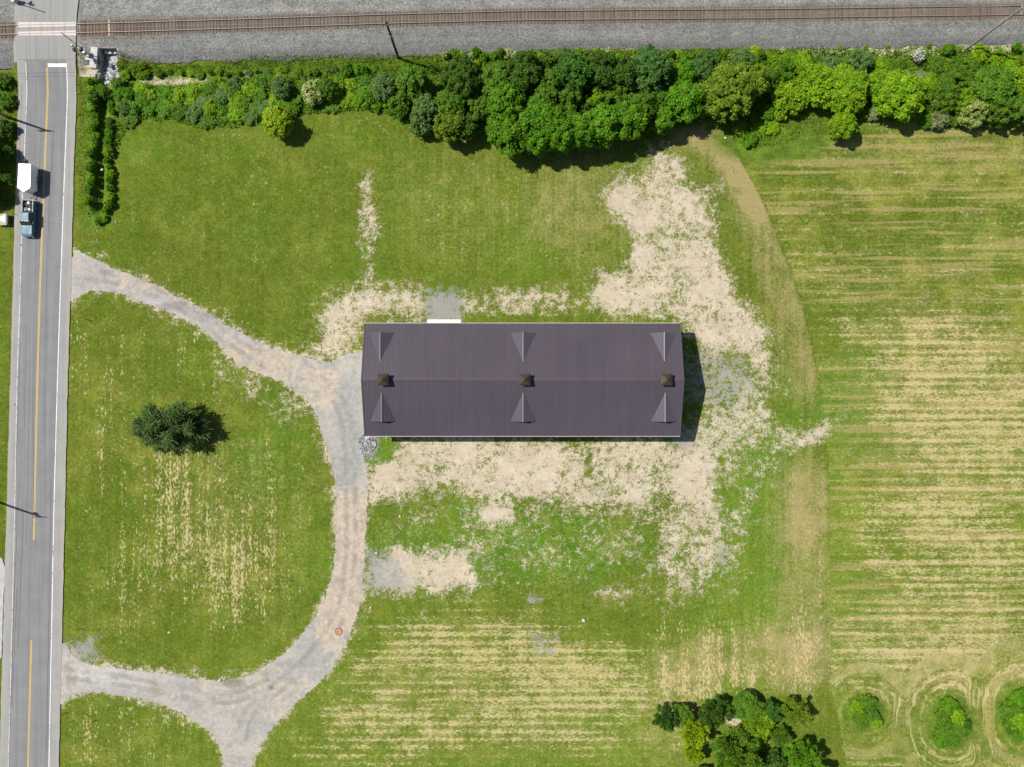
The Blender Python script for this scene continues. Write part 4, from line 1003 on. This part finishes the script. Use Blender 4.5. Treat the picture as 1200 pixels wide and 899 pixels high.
# hedge rows along the ditch
for line, tx in (([(106,98),(108,140),(106,180),(104,215),(100,243)], 'on the road side of the ditch'), ([(133,112),(129,140),(125,180),(129,210),(128,238),(121,256),(108,264)], 'on the lawn side of the ditch')):
    P = [Vector(p) for p in line]
    for i in range(len(P)-1):
        a, b = P[i], P[i+1]; n = max(int((b-a).length/7.5), 1)
        for k in range(n):
            q = a.lerp(b, k/n) + Vector((rng.uniform(-1.5,1.5), rng.uniform(-2,2)))
            plant(q.x, q.y, rng.uniform(4.6,6.6), rng.uniform(.9,1.4), rng.choice(['mid','bright','bright','lime']), 'shrub', f'green hedge shrub {tx} beside the road', 'shrub', 'hedge shrubs along the ditch')
for x, y, r_, h, sp in [(114,104,9,2.0,'bright'),(122,108,8,1.8,'mid'),(108,112,9,1.8,'mid'),(138,98,9,1.7,'mid'),(146,128,9,1.6,'blue'),(140,112,8,1.5,'bright'),(150,110,9,1.7,'bright'),(143,76,9,1.6,'olive'),(155,80,9,1.5,'olive'),(148,86,7,1.2,'lime'),(165,78,7,1.2,'olive'),(170,88,5,1.0,'bright')]:
    belt_tree(x, y, r_, h, sp, 'shrub')
# clump at the foot of the field
CL = [(781,841,19,5,'dark','spiky','dark green spiky tree at the west end of the field clump'),(813,857,21,5.4,'yellow','spiky','yellow green bushy tree, second from the west end of the field clump'),(812,880,15,4.4,'yellow','spiky','small yellow green tree on the lawn side of the field clump'),
 (836,833,21,6,'dark','spiky','dark green tree beside the bare brown patch in the field clump'),(874,827,19,4,'mid','round','mid green tree along the north edge of the field clump'),(889,846,24,4.2,'lime','spiky','lime green tree in the middle of the field clump'),(904,833,14,4,'dark','open','small dark open tree in the field clump'),
 (930,833,22,4.6,'olive','spiky','olive green tree at the northeast corner of the field clump'),(861,884,34,7.8,'mid','spiky','largest mid green tree of the field clump, with spiky sprays'),(939,884,22,7,'bright','spiky','bright green tree at the east end of the field clump casting a star shaped shadow'),(914,862,15,3.6,'mid','spiky','mid green tree hidden in the middle of the field clump'),
 (905,893,17,4.5,'dark','open','dark open tree between the spiky and the bright tree of the field clump'),(800,835,13,4,'mid','open','small mid green tree leaning on the dark spiky tree of the clump'),(822,912,14,4,'mid','round','mid green tree at the south side of the field clump'),(960,915,20,6,'bright','round','bright green tree south of the star shaped shadow')]
for x, y, r_, h, sp, kd, lb in CL: plant(x, y, r_, h, sp, kd, lb, 'tree', 'trees of the field clump')
for x, y, r_, h, sp, lb in [(1003,828,9,1.0,'lime','low lime shrub on the small grassy island beside the clump'),(1016,822,11,1.2,'mid','mid green shrub on the small grassy island beside the clump'),(1022,838,9,1.2,'mid','mid green shrub on the small grassy island beside the clump'),(1026,846,8,1.3,'lime','lime shrub with a dark shadow on the small grassy island'),(1008,840,10,.8,'mid','mid green shrub on the small grassy island beside the clump'),
   (1105,838,12,1.3,'mid','mid green shrub on the middle grassy island in the stubble'),(1112,828,12,1.5,'bright','bright green shrub on the north tip of the middle grassy island'),(1120,838,11,1.6,'lime','lime shrub on the crest of the middle grassy island'),(1125,852,12,1.3,'mid','mid green shrub on the middle grassy island in the stubble'),(1108,855,13,1.2,'mid','mid green shrub on the middle grassy island in the stubble'),(1102,868,10,1.0,'bright','bright green shrub on the south tip of the middle grassy island'),(1130,848,7,1.3,'dark','dark shrub on the east edge of the middle grassy island'),(1115,866,9,1.0,'mid','mid green shrub on the middle grassy island in the stubble'),
   (1182,830,13,1.6,'mid','mid green shrub on the east grassy island in the stubble'),(1194,818,12,1.8,'bright','bright green shrub on the north end of the east grassy island'),(1192,842,14,1.8,'lime','lime green shrub in the middle of the east grassy island'),(1184,850,11,1.4,'mid','mid green shrub on the east grassy island in the stubble'),(1202,834,13,1.6,'mid','mid green shrub on the east grassy island in the stubble'),(1200,856,11,1.4,'bright','bright green shrub on the south end of the east grassy island'),(1210,846,12,1.5,'mid','mid green shrub on the east grassy island in the stubble')]:
    plant(x, y, r_, h, sp, 'shrub', lb, 'shrub', 'shrubs on the grassy islands')
# west of the road
for x, y, r_, h, sp, kd, lb in [(-52,158,20,8.5,'dark','dense','tall dark tree beside the road pole west of the road'),(-62,200,22,8,'dark','round','tall dark tree beside the white trailer west of the road'),(-60,236,18,7,'dark','round','dark tree by the white tarp west of the road'),(4,118,11,1.6,'bright','spray','bright bush west of the road below the crossing'),(1,95,11,1.6,'mid','spray','mid green bush west of the road nearest the crossing'),(-30,108,14,4,'mid','round','mid green tree west of the road behind the roadside bushes'),(-32,176,18,7.4,'dark','round','dark tree close behind the roadside shrubs by the grey pole'),(-34,216,18,6.5,'dark','round','dark tree close behind the shrubs beside the white trailer'),(8,208,8,1.6,'dark','shrub','dark low shrub beside the white trailer west of the road'),(4,150,12,2,'dark','shrub','dark low shrub at the foot of the road pole'),(5,180,12,2.2,'dark','shrub','dark low shrub in the tree shade west of the road'),(2,232,9,1.6,'dark','shrub','dark low shrub beside the pickup west of the road')]:
    plant(x, y, r_, h, sp, kd, lb, 'shrub' if kd == 'shrub' else 'tree')

# undergrowth and tall verge grass: uncountable masses of leaves
def mass(name, polys, dens, hfun, leaf, aspect, seed, mat, up=.5):
    r = np.random.default_rng(seed); CX = []; CY = []
    for poly in polys:
        P = np.array(poly, float); lo = P.min(0); hi = P.max(0); n = int((hi-lo).prod()*S*S*dens)
        x = r.uniform(lo[0], hi[0], n); y = r.uniform(lo[1], hi[1], n); e = sdist(x, y, poly); k = e > (fbm(x/5, y/5, 2)-.5)*5
        CX.append(x[k]); CY.append(y[k])
    x = np.concatenate(CX); y = np.concatenate(CY)
    h = hfun(x, y); z0 = np.array([ground_z(a, b) for a, b in zip(x, y)])
    dB = y - track_c(x); zb_ = np.where((dB < 46), np.maximum(z0, zballast(dB)), z0)
    C = np.stack([(x-600)*S, (449.5-y)*S, zb_ + h*np.sqrt(r.uniform(.15,1,len(x)))], -1)
    N = r.normal(size=(len(x),3)) + np.array([0,0,up*2])
    cl = np.clip(fbm(x/12, y/12, seed)*1.6-.3, 0, 1)
    return stuff(obj(name, leaves_to_mesh(name, C, N, leaf, aspect, r, r.random(len(x)), cl), mat))
def hb(x, y): return .2 + (.45+.6*sst(380,480,x))*sst(.38,.75,fbm(x/13, y/13, 31)) + .25*fbm(x/4, y/4, 32)
M_under = leaf_material('undergrowth_leaves', (.055,.140,.009), (.135,.230,.012))
M_verge = leaf_material('verge_grass', (.095,.165,.008), (.165,.225,.012))
BELT2 = [(137,96),(165,99),(200,101),(240,99),(262,92),(300,90),(380,88),(440,84),(520,68),(560,64)]+[p for p in BELT if p[0] > 560 and p[1] < 80]+BELT[[i for i,p in enumerate(BELT) if p == (1260,142)][0]:-5]
o = mass('undergrowth', [BELT2], 30, hb, .16, .6, 5, M_under); tag(o, 'tangled green undergrowth filling the belt beside the railway', 'undergrowth')
VERGE = [(139,62),(150,64),(165,70),(200,75),(240,75),(265,70),(300,66),(400,64),(520,64),(600,62),(760,58),(880,56),(900,60),(880,72),(600,76),(530,86),(440,88),(320,88),(260,88),(230,88),(180,88),(150,92)]
o = mass('verge_grass', [VERGE], 42, lambda x, y: .2+.45*fbm(x/6,y/6,41), .16, .28, 6, M_verge, .2); tag(o, 'tall green grass verge between ballast and undergrowth', 'grass')
DG = [(91,94),(116,92),(120,120),(118,180),(116,240),(104,255),(94,250),(90,200)]
WG = [(-40,84),(20,84),(21,130),(18,220),(14,245),(-40,260)]
ISL = [[(990,818),(1005,813),(1022,816),(1035,838),(1030,852),(1012,850),(995,842)],[(1092,840),(1098,824),(1115,816),(1132,826),(1138,845),(1122,868),(1100,876),(1090,862)],[(1168,830),(1180,812),(1200,804),(1230,804),(1230,868),(1195,866),(1172,848)]]
FW = [(840,146),(870,140),(905,138),(960,138),(1010,142),(1000,150),(950,158),(905,172),(880,172),(860,166)]
o = mass('tall_weeds', [DG, WG]+ISL+[FW], 17, lambda x, y: .15+.45*fbm(x/5,y/5,51), .14, .4, 7, leaf_material('weed_leaves', (.080,.160,.008), (.125,.205,.010)), .3); tag(o, 'tall green weeds on the ditch banks and grassy islands', 'weeds')

# ------------------------------------------------------------------ poles and wires
M_wood_dark = plain('creosoted_pole', (.045,.036,.028), .85, var=.25, scale=3); M_wood_grey = plain('grey_weathered_pole', (.21,.19,.165), .85, var=.2, scale=3)
M_ins = plain('porcelain', (.45,.44,.42), .3); M_steel = plain('galvanised_steel', (.36,.37,.38), .45, .5); M_wire = plain('aluminium_wire', (.30,.30,.29), .5, .3)
def pole(px, py, h, mat, label, arms, az=0.0, transformer=False):
    zg = ground_z(px, py)
    root = tag(empty('utility_pole', W(px, py, zg), az), label, 'utility pole')
    MB().tube([(0,0,-.4),(0,0,h*.5),(0,0,h)], [.22,.19,.15], 12).build('pole', mat, root, smooth=False)
    for z, L in arms:
        a = MB().box(-L/2, L/2, -.19, -.08, z-.06, z+.06).build('crossarm', mat, root, .01)
        for k in (-.46,-.22,.22,.46):
            MB().tube([(k*L,-.135,z+.061),(k*L,-.135,z+.12),(k*L,-.135,z+.22)], [.03,.06,.045], 8).build('insulator', M_ins, a)
    if transformer:
        MB().tube([(.34,.1,h-2.2),(.34,.1,h-2.1),(.34,.1,h-1.35),(.34,.1,h-1.25)], [.18,.24,.24,.18], 14).build('transformer', M_steel, root)
    return root
pole(467,68,12.2,M_wood_dark,'dark utility pole with two crossarms at the ballast edge above the belt',[(11.7,1.5),(8.2,1.2)], 1.45)
pole(1132,58,13.5,M_wood_grey,'pale grey utility pole rising across the track near the white flowered shrub',[(13.0,1.5),(9.5,1.2)], 1.45)
pole(8,137,9.8,M_wood_grey,'grey roadside utility pole beside the dark trees west of the road',[(9.5,2.4),(8.9,2.2)], 0.0)
pole(-9,586,11.6,M_wood_grey,'grey roadside utility pole with transformer whose shadow crosses the road',[(11.2,2.4)], 0.0, True)
def wire(p, q, sag, label, parent_name='power_line', r_=.016):
    pts = [p.lerp(q, t/16) - Vector((0,0,sag*4*(t/16)*(1-t/16))) for t in range(17)]
    c = pts[0].copy(); o = MB().tube([a-c for a in pts], r_, 5).build(parent_name, M_wire, None, loc=c); return tag(o, label, 'wire', 'overhead wires')
A = W(467,68); B = W(1132,58); Lf = W(-190,78)
for z, dy in ((11.95,.4),(8.45,.0)):
    zz = z
    wire(A+Vector((0,dy,zz)), B+Vector((0,dy,zz+1.3)), 1.1, 'thin overhead wire between the two railway utility poles')
    wire(Lf+Vector((0,dy,zz)), A+Vector((0,dy,zz)), 1.1, 'thin overhead wire running west from the dark railway pole over the ballast')
P1 = W(8,137); P2 = W(-9,586); P0 = W(24,-240); P3 = W(-22,1040)
for dx in (-1.0, 1.0):
    wire(P1+Vector((dx,-.13,9.72)), P2+Vector((dx,-.13,11.42)), 1.0, 'thin overhead wire between the two roadside poles')

# ------------------------------------------------------------------ crossing signals
M_black = plain('black_signal_paint', (.03,.03,.032), .5); M_red = plain('red_lens', (.35,.02,.015), .25); M_wh = plain('white_signal_paint', (.62,.62,.60), .5, var=.08)
M_redp = plain('red_stripe', (.45,.03,.025), .5)
def signal(px, py, face, label):
    z0 = .3; root = tag(empty('crossing_signal', W(px, py, z0), face), label, 'crossing signal')
    MB().box(-.45,.45,-.45,.45,-.5,.12).build('base', M_conc, root, .02)
    MB().tube([(0,0,.1),(0,0,4.3)], .075, 12).build('mast', M_steel, root)
    MB().box(-.28,.28,.1,.75,.7,1.5).build('gate_mechanism', M_steel, root, .03)
    for a in (R(45), R(-45)):
        c, s_ = math.cos(a), math.sin(a); mb = MB(); L, w = .6, .115
        P = [(x*c-z*s_, x*s_+z*c+3.9) for x, z in ((-L,-w),(L,-w),(L,w),(-L,w))]
        o_ = .02 if a > 0 else .05
        mb.add([(x,-.09-o_,z) for x, z in P]+[(x,-.07-o_,z) for x, z in P], [(0,1,2,3),(7,6,5,4),(0,4,5,1),(1,5,6,2),(2,6,7,3),(3,7,4,0)]); mb.build('crossbuck_board', M_wh, root)
    MB().tube([(-.6,0,2.8),(.6,0,2.8)], .035, 8).build('lamp_arm', M_steel, root)
    for sx in (-.6,.6):
        for sy in (-1,1):
            l = MB().tube([(sx,sy*.05,2.8),(sx,sy*.12,2.8)], [.30,.30], 18).build('lamp_disc', M_black, root)
            MB().tube([(sx,sy*.121,2.8),(sx,sy*.20,2.8)], .15, 14).build('lens', M_red, l)
            hood = MB()
            for k in range(9):
                t0, t1 = math.pi*k/9, math.pi*(k+1)/9
                hood.add([(sx+.17*math.cos(t0),sy*.13,2.8+.17*math.sin(t0)),(sx+.17*math.cos(t1),sy*.13,2.8+.17*math.sin(t1)),(sx+.17*math.cos(t1),sy*.42,2.8+.17*math.sin(t1)),(sx+.17*math.cos(t0),sy*.42,2.8+.17*math.sin(t0))],[(0,1,2,3)])
            hood.build('hood', M_black, l)
    MB().tube([(0,0,4.3),(0,0,4.55)], [.16,.08], 12).build('bell', M_steel, root)
    arm = empty('gate_arm', (.32,.42,1.1)); arm.parent = root
    for k in range(9):
        z = k*.75; MB().box(-.03,.03,-.07,.07,z,z+.745).build('gate_stripe', M_redp if k % 2 else M_wh, arm)
    MB().box(-.05,.05,-.12,.12,-1.0,-.02).build('counterweight', M_steel, arm)
    return root
signal(104.5, 68.5, 0.0, 'railway crossing signal with raised gate beside the culvert wing wall')
signal(24, 3, math.pi, 'railway crossing signal with raised gate on the far side of the track')

# ------------------------------------------------------------------ vehicles
def glossy(name, col, rough=.25, metal=.0, coat=.6):
    m = plain(name, col, rough, metal, var=.04); b = [n for n in m.node_tree.nodes if n.type == 'BSDF_PRINCIPLED'][0]
    b.inputs['Coat Weight'].default_value = coat; b.inputs['Coat Roughness'].default_value = .08; return m
M_blue = glossy('blue_car_paint', (.05,.12,.17), .5, .0, .0); M_tyre = plain('tyre_rubber', (.025,.025,.026), .8); M_rim = plain('alloy_rim', (.45,.46,.47), .3, .8)
M_cglass = plain('dark_car_glass', (.02,.028,.032), .22, spec=.5); M_chrome = plain('dull_chrome', (.22,.22,.23), .5, .3, var=.05); M_bed = plain('black_bed_liner', (.02,.02,.02), .7)
M_lamp = plain('headlamp_lens', (.3,.31,.33), .3); M_tail = plain('tail_lamp_lens', (.35,.015,.012), .2)
def loft(secs):
    """sections: lists of equally many 3D points"""
    mb = MB(); n = len(secs[0])
    for s_ in secs: mb.v += [tuple(p) for p in s_]
    for i in range(len(secs)-1):
        for k in range(n-1): mb.f.append((i*n+k, i*n+k+1, (i+1)*n+k+1, (i+1)*n+k))
    mb.f.append(tuple(range(n))); e = (len(secs)-1)*n; mb.f.append(tuple(range(e, e+n)))
    return mb
def wheel(parent, x, y, r_=.40, w=.27):
    wv = empty('wheel', (x, y, r_)); wv.parent = parent
    MB().tube([(0,-w/2,0),(0,-w/2+.04,0),(0,w/2-.04,0),(0,w/2,0)], [r_*.9,r_,r_,r_*.9], 24).build('tyre', M_tyre, wv)
    MB().tube([(0,-w/2-.012,0),(0,w/2+.012,0)], r_*.6, 16).build('rim', M_rim, wv)
# pickup: local +x is forward
L_ = 6.15; zr0 = .06
pk = tag(empty('pickup_truck', (*W(37.2, 257.5).xy, zr(37,257)+.002), R(-90)-.035), 'blue pickup truck with a loaded bed towing the white trailer down the road', 'pickup truck')
def sec(x, w, zb_, zs, zt, wt):
    return [(x,-w*.92,zb_),(x,-w,zb_+.12),(x,-w,zs),(x,-wt,zt),(x,wt,zt),(x,w,zs),(x,w,zb_+.12),(x,w*.92,zb_)]
front = loft([sec(3.05,.80,.52,.78,.86,.62), sec(2.98,.92,.42,.90,1.02,.76), sec(2.6,.98,.36,.98,1.12,.84), sec(1.55,1.0,.36,1.04,1.18,.88), sec(1.25,1.0,.36,1.06,1.19,.90)])
front.build('hood', M_blue, pk, .03)
loft([sec(1.25,1.0,.36,1.06,1.10,.98), sec(.2,1.0,.36,1.07,1.11,.98), sec(-1.0,1.0,.36,1.07,1.11,.98)]).build('door_panel', M_blue, pk, .02)
cabs = loft([[(1.22,-.90,1.10),(.62,-.70,1.76),(.62,.70,1.76),(1.22,.90,1.10)], [(-.98,-.93,1.10),(-.80,-.74,1.76),(-.80,.74,1.76),(-.98,.93,1.10)]])
cabs.build('window_band', M_cglass, pk, .02)
MB().prism([(.60,1.762),(-.80,1.762),(-.76,1.83),(-.1,1.86),(.48,1.83)], 'y', -.70, .70).build('cab_roof', M_blue, pk, .02)
for sy in (-1, 1):
    for xa, xb in ((1.20,.60),(-.96,-.79),(.15,.15)):
        MB().tube([(xa, sy*.925, 1.11),(xb, sy*.735, 1.765)], .035, 6).build('pillar', M_blue, pk)
    a, b2 = sorted((sy*.80, sy*.99)); MB().prism([(-1.02,.5),(-1.02,1.17),(-3.0,1.19),(-3.0,.52)], 'y', a, b2).build('bed_side', M_blue, pk, .01)
    MB().box(.72, .92, min(sy*1.02,sy*1.22), max(sy*1.02,sy*1.22), 1.12, 1.32).build('mirror', M_black, pk, .03)
    MB().box(2.86, 3.02, min(sy*.55,sy*.86), max(sy*.55,sy*.86), .74, .93).build('headlight', M_lamp, pk, .02)
    MB().box(-3.03, -2.98, min(sy*.80,sy*.97), max(sy*.80,sy*.97), .72, 1.1).build('tail_light', M_tail, pk, .01)
    for xw in (1.95, -1.85): wheel(pk, xw, sy*.86)
MB().box(-2.98,-1.02,-.80,.80,.60,.66).build('bed_floor', M_bed, pk); MB().box(-3.02,-2.94,-.80,.80,.58,1.17).build('tailgate', M_blue, pk, .01)
MB().box(-1.06,-1.0,-.80,.80,.58,1.18).build('bed_front', M_bed, pk)
MB().box(3.0,3.16,-.92,.92,.42,.64).build('front_bumper', M_chrome, pk, .04); MB().box(-3.2,-3.03,-.92,.92,.42,.60).build('rear_bumper', M_chrome, pk, .03)
MB().box(3.04,3.10,-.5,.5,.66,.90).build('grille', M_black, pk, .02)
pk_m = Matrix.Translation(pk.location) @ Matrix.Rotation(pk.rotation_euler.z, 4, 'Z')
def cargo(name, mb, mat, loc, label, cat, rz=0.0, bevel=.03):
    o = mb.build(name, mat, None, bevel, loc=pk_m @ Vector(loc), rz=pk.rotation_euler.z+rz); return tag(o, label, cat)
M_bag = plain('white_sack', (.66,.65,.62), .6, var=.1); M_tanbox = plain('cardboard', (.42,.27,.16), .8)
def sack(r_, h):
    return MB().tube([(0,0,0),(0,0,h*.15),(0,0,h*.5),(0,0,h*.85),(0,0,h)], [r_*.7,r_,r_*1.05,r_*.85,r_*.3], 10)
def crate(w, d, h):
    mb = MB().box(-w/2,w/2,-d/2,d/2,0,.03)
    for y in (-d/2, d/2-.03): mb.box(-w/2,w/2,y,y+.03,.031,h)
    for x in (-w/2, w/2-.03): mb.box(x,x+.03,-d/2+.031,d/2-.031,.031,h)
    return mb
cargo('sack', sack(.30,.62), M_bag, (-2.55,.18,.662), 'round white sack by the tailgate of the pickup bed', 'sack')
cargo('sack', sack(.27,.55), M_bag, (-1.45,.30,.662), 'pale sack behind the cab in the pickup bed', 'sack')
cargo('crate', crate(.42,.62,.40), M_tanbox, (-2.02,.12,.662), 'tan open crate in the middle of the pickup bed', 'crate', .1, .01)
cargo('crate', crate(.5,.36,.34), M_bag, (-1.5,-.42,.662), 'white open crate behind the cab of the pickup', 'crate', -.1, .01)
cargo('spare_wheel', MB().tube([(0,0,0),(0,0,.05),(0,0,.19),(0,0,.24)], [.28,.34,.34,.28], 20), M_tyre, (-2.45,-.42,.662), 'black spare wheel lying in the pickup bed', 'wheel', 0, 0)

M_twhite = glossy('white_trailer_skin', (.78,.78,.77), .25); 
tl = tag(empty('cargo_trailer', (*W(40.0, 212.3).xy, zr(40,212)+.002), R(-90)-.035), 'white enclosed cargo trailer with pointed nose behind the blue pickup', 'trailer')
out = [(-2.15,-1.02),(1.75,-1.02),(2.45,0),(1.75,1.02),(-2.15,1.02)]
MB().prism(out, 'z', .48, 2.34).build('box', M_twhite, tl, .04)
MB().prism([(x*1.004, y*1.006) for x, y in out], 'z', 2.342, 2.40).build('roof', M_twhite, tl, .03)
rv = MB().tube([(-.6,0,2.40),(-.6,0,2.47)], .2, 14).build('roof_vent', M_twhite, tl)
for sy in (-1, 1):
    a, b2 = sorted((sy*1.025, sy*1.035)); MB().box(-2.12,1.7,a,b2,.5,.62).build('skirt_trim', M_chrome, tl)
    a, b2 = sorted((sy*1.03, sy*1.28)); MB().prism([(-.75,.5),(-.6,.82),(.5,.82),(.65,.5),(.6,.5),(.46,.77),(-.56,.77),(-.7,.5)], 'y', a, b2).build('fender', M_chrome, tl)
    wheel(tl, -.05, sy*1.14, .33, .2)
    MB().box(-2.17,-2.152,min(sy*.8,sy*.95),max(sy*.8,sy*.95),.7,.95).build('tail_light', M_tail, tl)
MB().box(-2.165,-2.152,-.92,.92,.55,2.2).build('rear_door', M_twhite, tl)
MB().tube([(2.0,-.5,.5),(3.25,0,.5)], .05, 6).tube([(2.0,.5,.5),(3.25,0,.5)], .05, 6).build('drawbar', M_black, tl)
MB().tube([(2.95,0,.3),(2.95,0,.95)], .04, 8).build('tongue_jack', M_chrome, tl)

# roadside stand with a white sheet, west of the road
st_ = tag(empty('market_table', W(8, 258.5, 0)), 'tan wooden roadside table with a white sheet thrown over it', 'table')
M_tanw = plain('tan_boards', (.36,.29,.22), .8)
for k in range(5): MB().box(-1.35,.55,-.95+k*.385,-.95+k*.385+.37,.80,.84).build('board', M_tanw, st_)
for sx in (-1.25,.45):
    for sy in (-.85,.85): MB().box(sx-.04,sx+.04,sy-.04,sy+.04,0,.80).build('leg', M_tanw, st_)
v = []; f = []; n = 14; r = np.random.default_rng(3)
for j in range(n+1):
    for i in range(n+1):
        u = -1.3+1.85*i/n; w = (-.25+.5*(i/n)**.6*-1)*1.0; wv = (j/n-.5)*(.35+1.35*(i/n)**2)
        z = .86+.12*fbm(np.array([u*3.0]), np.array([wv*3.0]), 3)[0]; 
        if i == n: z -= .35
        v.append((u+(.06 if i == n else 0), wv+.1, z))
for j in range(n):
    for i in range(n): a = j*(n+1)+i; f.append((a,a+1,a+n+2,a+n+1))
sh_ = MB().add(v, f).build('sheet', M_bag, None, loc=W(8,258.5,0), smooth=True)
tag(sh_, 'crumpled white sheet lying on the roadside table', 'sheet')
md = sh_.modifiers.new('thick', 'SOLIDIFY'); md.thickness = .012; md.offset = 1
tag(MB().tube([(0,0,-.3),(0,0,1.5)], .04, 8).tube([(0,0,1.5),(0,0,1.56)], [.06,.02], 8).build('marker_post', M_wh, None, loc=W(13.5,250,0)), 'thin white marker post beside the roadside table', 'post')

# ------------------------------------------------------------------ small things
mh = tag(empty('manhole', W(397,740,.02)), 'round rust brown manhole cover set in the drive', 'manhole')
M_rust = plain('rusty_iron', (.32,.175,.095), .8, var=.3, scale=4); M_ring = plain('dark_iron_ring', (.14,.10,.075), .8)
MB().tube([(0,0,-.1),(0,0,.07)], .66, 28).build('frame', M_ring, mh); MB().tube([(0,0,0),(0,0,.085)], .54, 28).build('lid', M_rust, mh)
for x, y, lb in [(25,287.5,'small dark valve cover in the road below the pickup'),(21.5,443,'small dark valve cover in the road by the lawn with the lone tree'),(17.6,474,'small dark valve cover in the cracked road edge'),(53.3,269.5,'small dark valve cover on the yellow line by the pickup')]:
    v_ = tag(empty('valve_cover', W(x, y, zr(x,y))), lb, 'valve cover'); MB().tube([(0,0,-.05),(0,0,.008)], .19, 14).build('ring', M_ring, v_); MB().tube([(0,0,-.04),(0,0,.014)], .14, 14).build('lid', M_black, v_)
M_wst = plain('white_stone', (.42,.40,.35), .85, var=.15)
for i, (x, y, s_, lb) in enumerate([(441,648,.30,'white stone beside the drive near the grey bare patch'),(434.5,712,.28,'white stone beside the lower bend of the drive'),(684,727,.42,'white stone in the grass south of the barn'),(258,797,.42,'white block at the lawn edge of the lower drive'),(469,605,.28,'white stone in the grass below the barn corner'),(198.5,741,.25,'small pale stone in the drive loop lawn'),(263,735,.28,'pale stone near the bend of the drive loop lawn'),(433,348,.2,'pale stone on the bare patch northwest of the barn'),(495,720,.2,'small pale stone at the stubble edge below the drive'),(136,260,.2,'pale stone in the grass by the hedge tip'),(120,199,.28,'pale stick-like stone on the ditch bank'),(240,68,.2,'pale stone at the foot of the ballast'),(850,162,.3,'pale stone at the head of the curved field track')]):
    o = obj('stone', rocks[i % 6].copy(), M_wst, None, W(x, y, .05 + s_*.2), i*1.3); o.scale = (s_, s_*.75, s_*.55); tag(o, lb, 'stone')
br = MB().tube([(-.75,.1,.05),(-.2,-.1,.09),(.3,-.15,.07),(.8,-.05,.05)], [.05,.07,.06,.02], 7).tube([(.1,-.13,.08),(.5,.15,.10)], [.04,.012], 6).build('fallen_branch', M_bark, None, loc=W(113.5,288.5,0), rz=-.25)
tag(br, 'dark fallen branch in the grass at the mouth of the upper drive', 'branch')
for x, y, lb in [(104,375,'short dark stake near the mouth of the upper drive'),(94.5,736.5,'short dark stake in the grass near the mouth of the lower drive'),(111.5,844,'short dark stake in the grass corner below the lower drive'),(77,835,'short dark stake at the road edge below the lower drive')]:
    tag(MB().box(-.04,.04,-.04,.04,-.2,.9).add([(-.04,-.04,.901),(.04,-.04,.901),(.04,.04,.901),(-.04,.04,.901),(0,0,1.0)],[(0,1,4),(1,2,4),(2,3,4),(3,0,4)]).build('stake', M_wood_dark, None, loc=W(x,y,0), rz=.4), lb, 'stake')
bpy.context.view_layer.update()
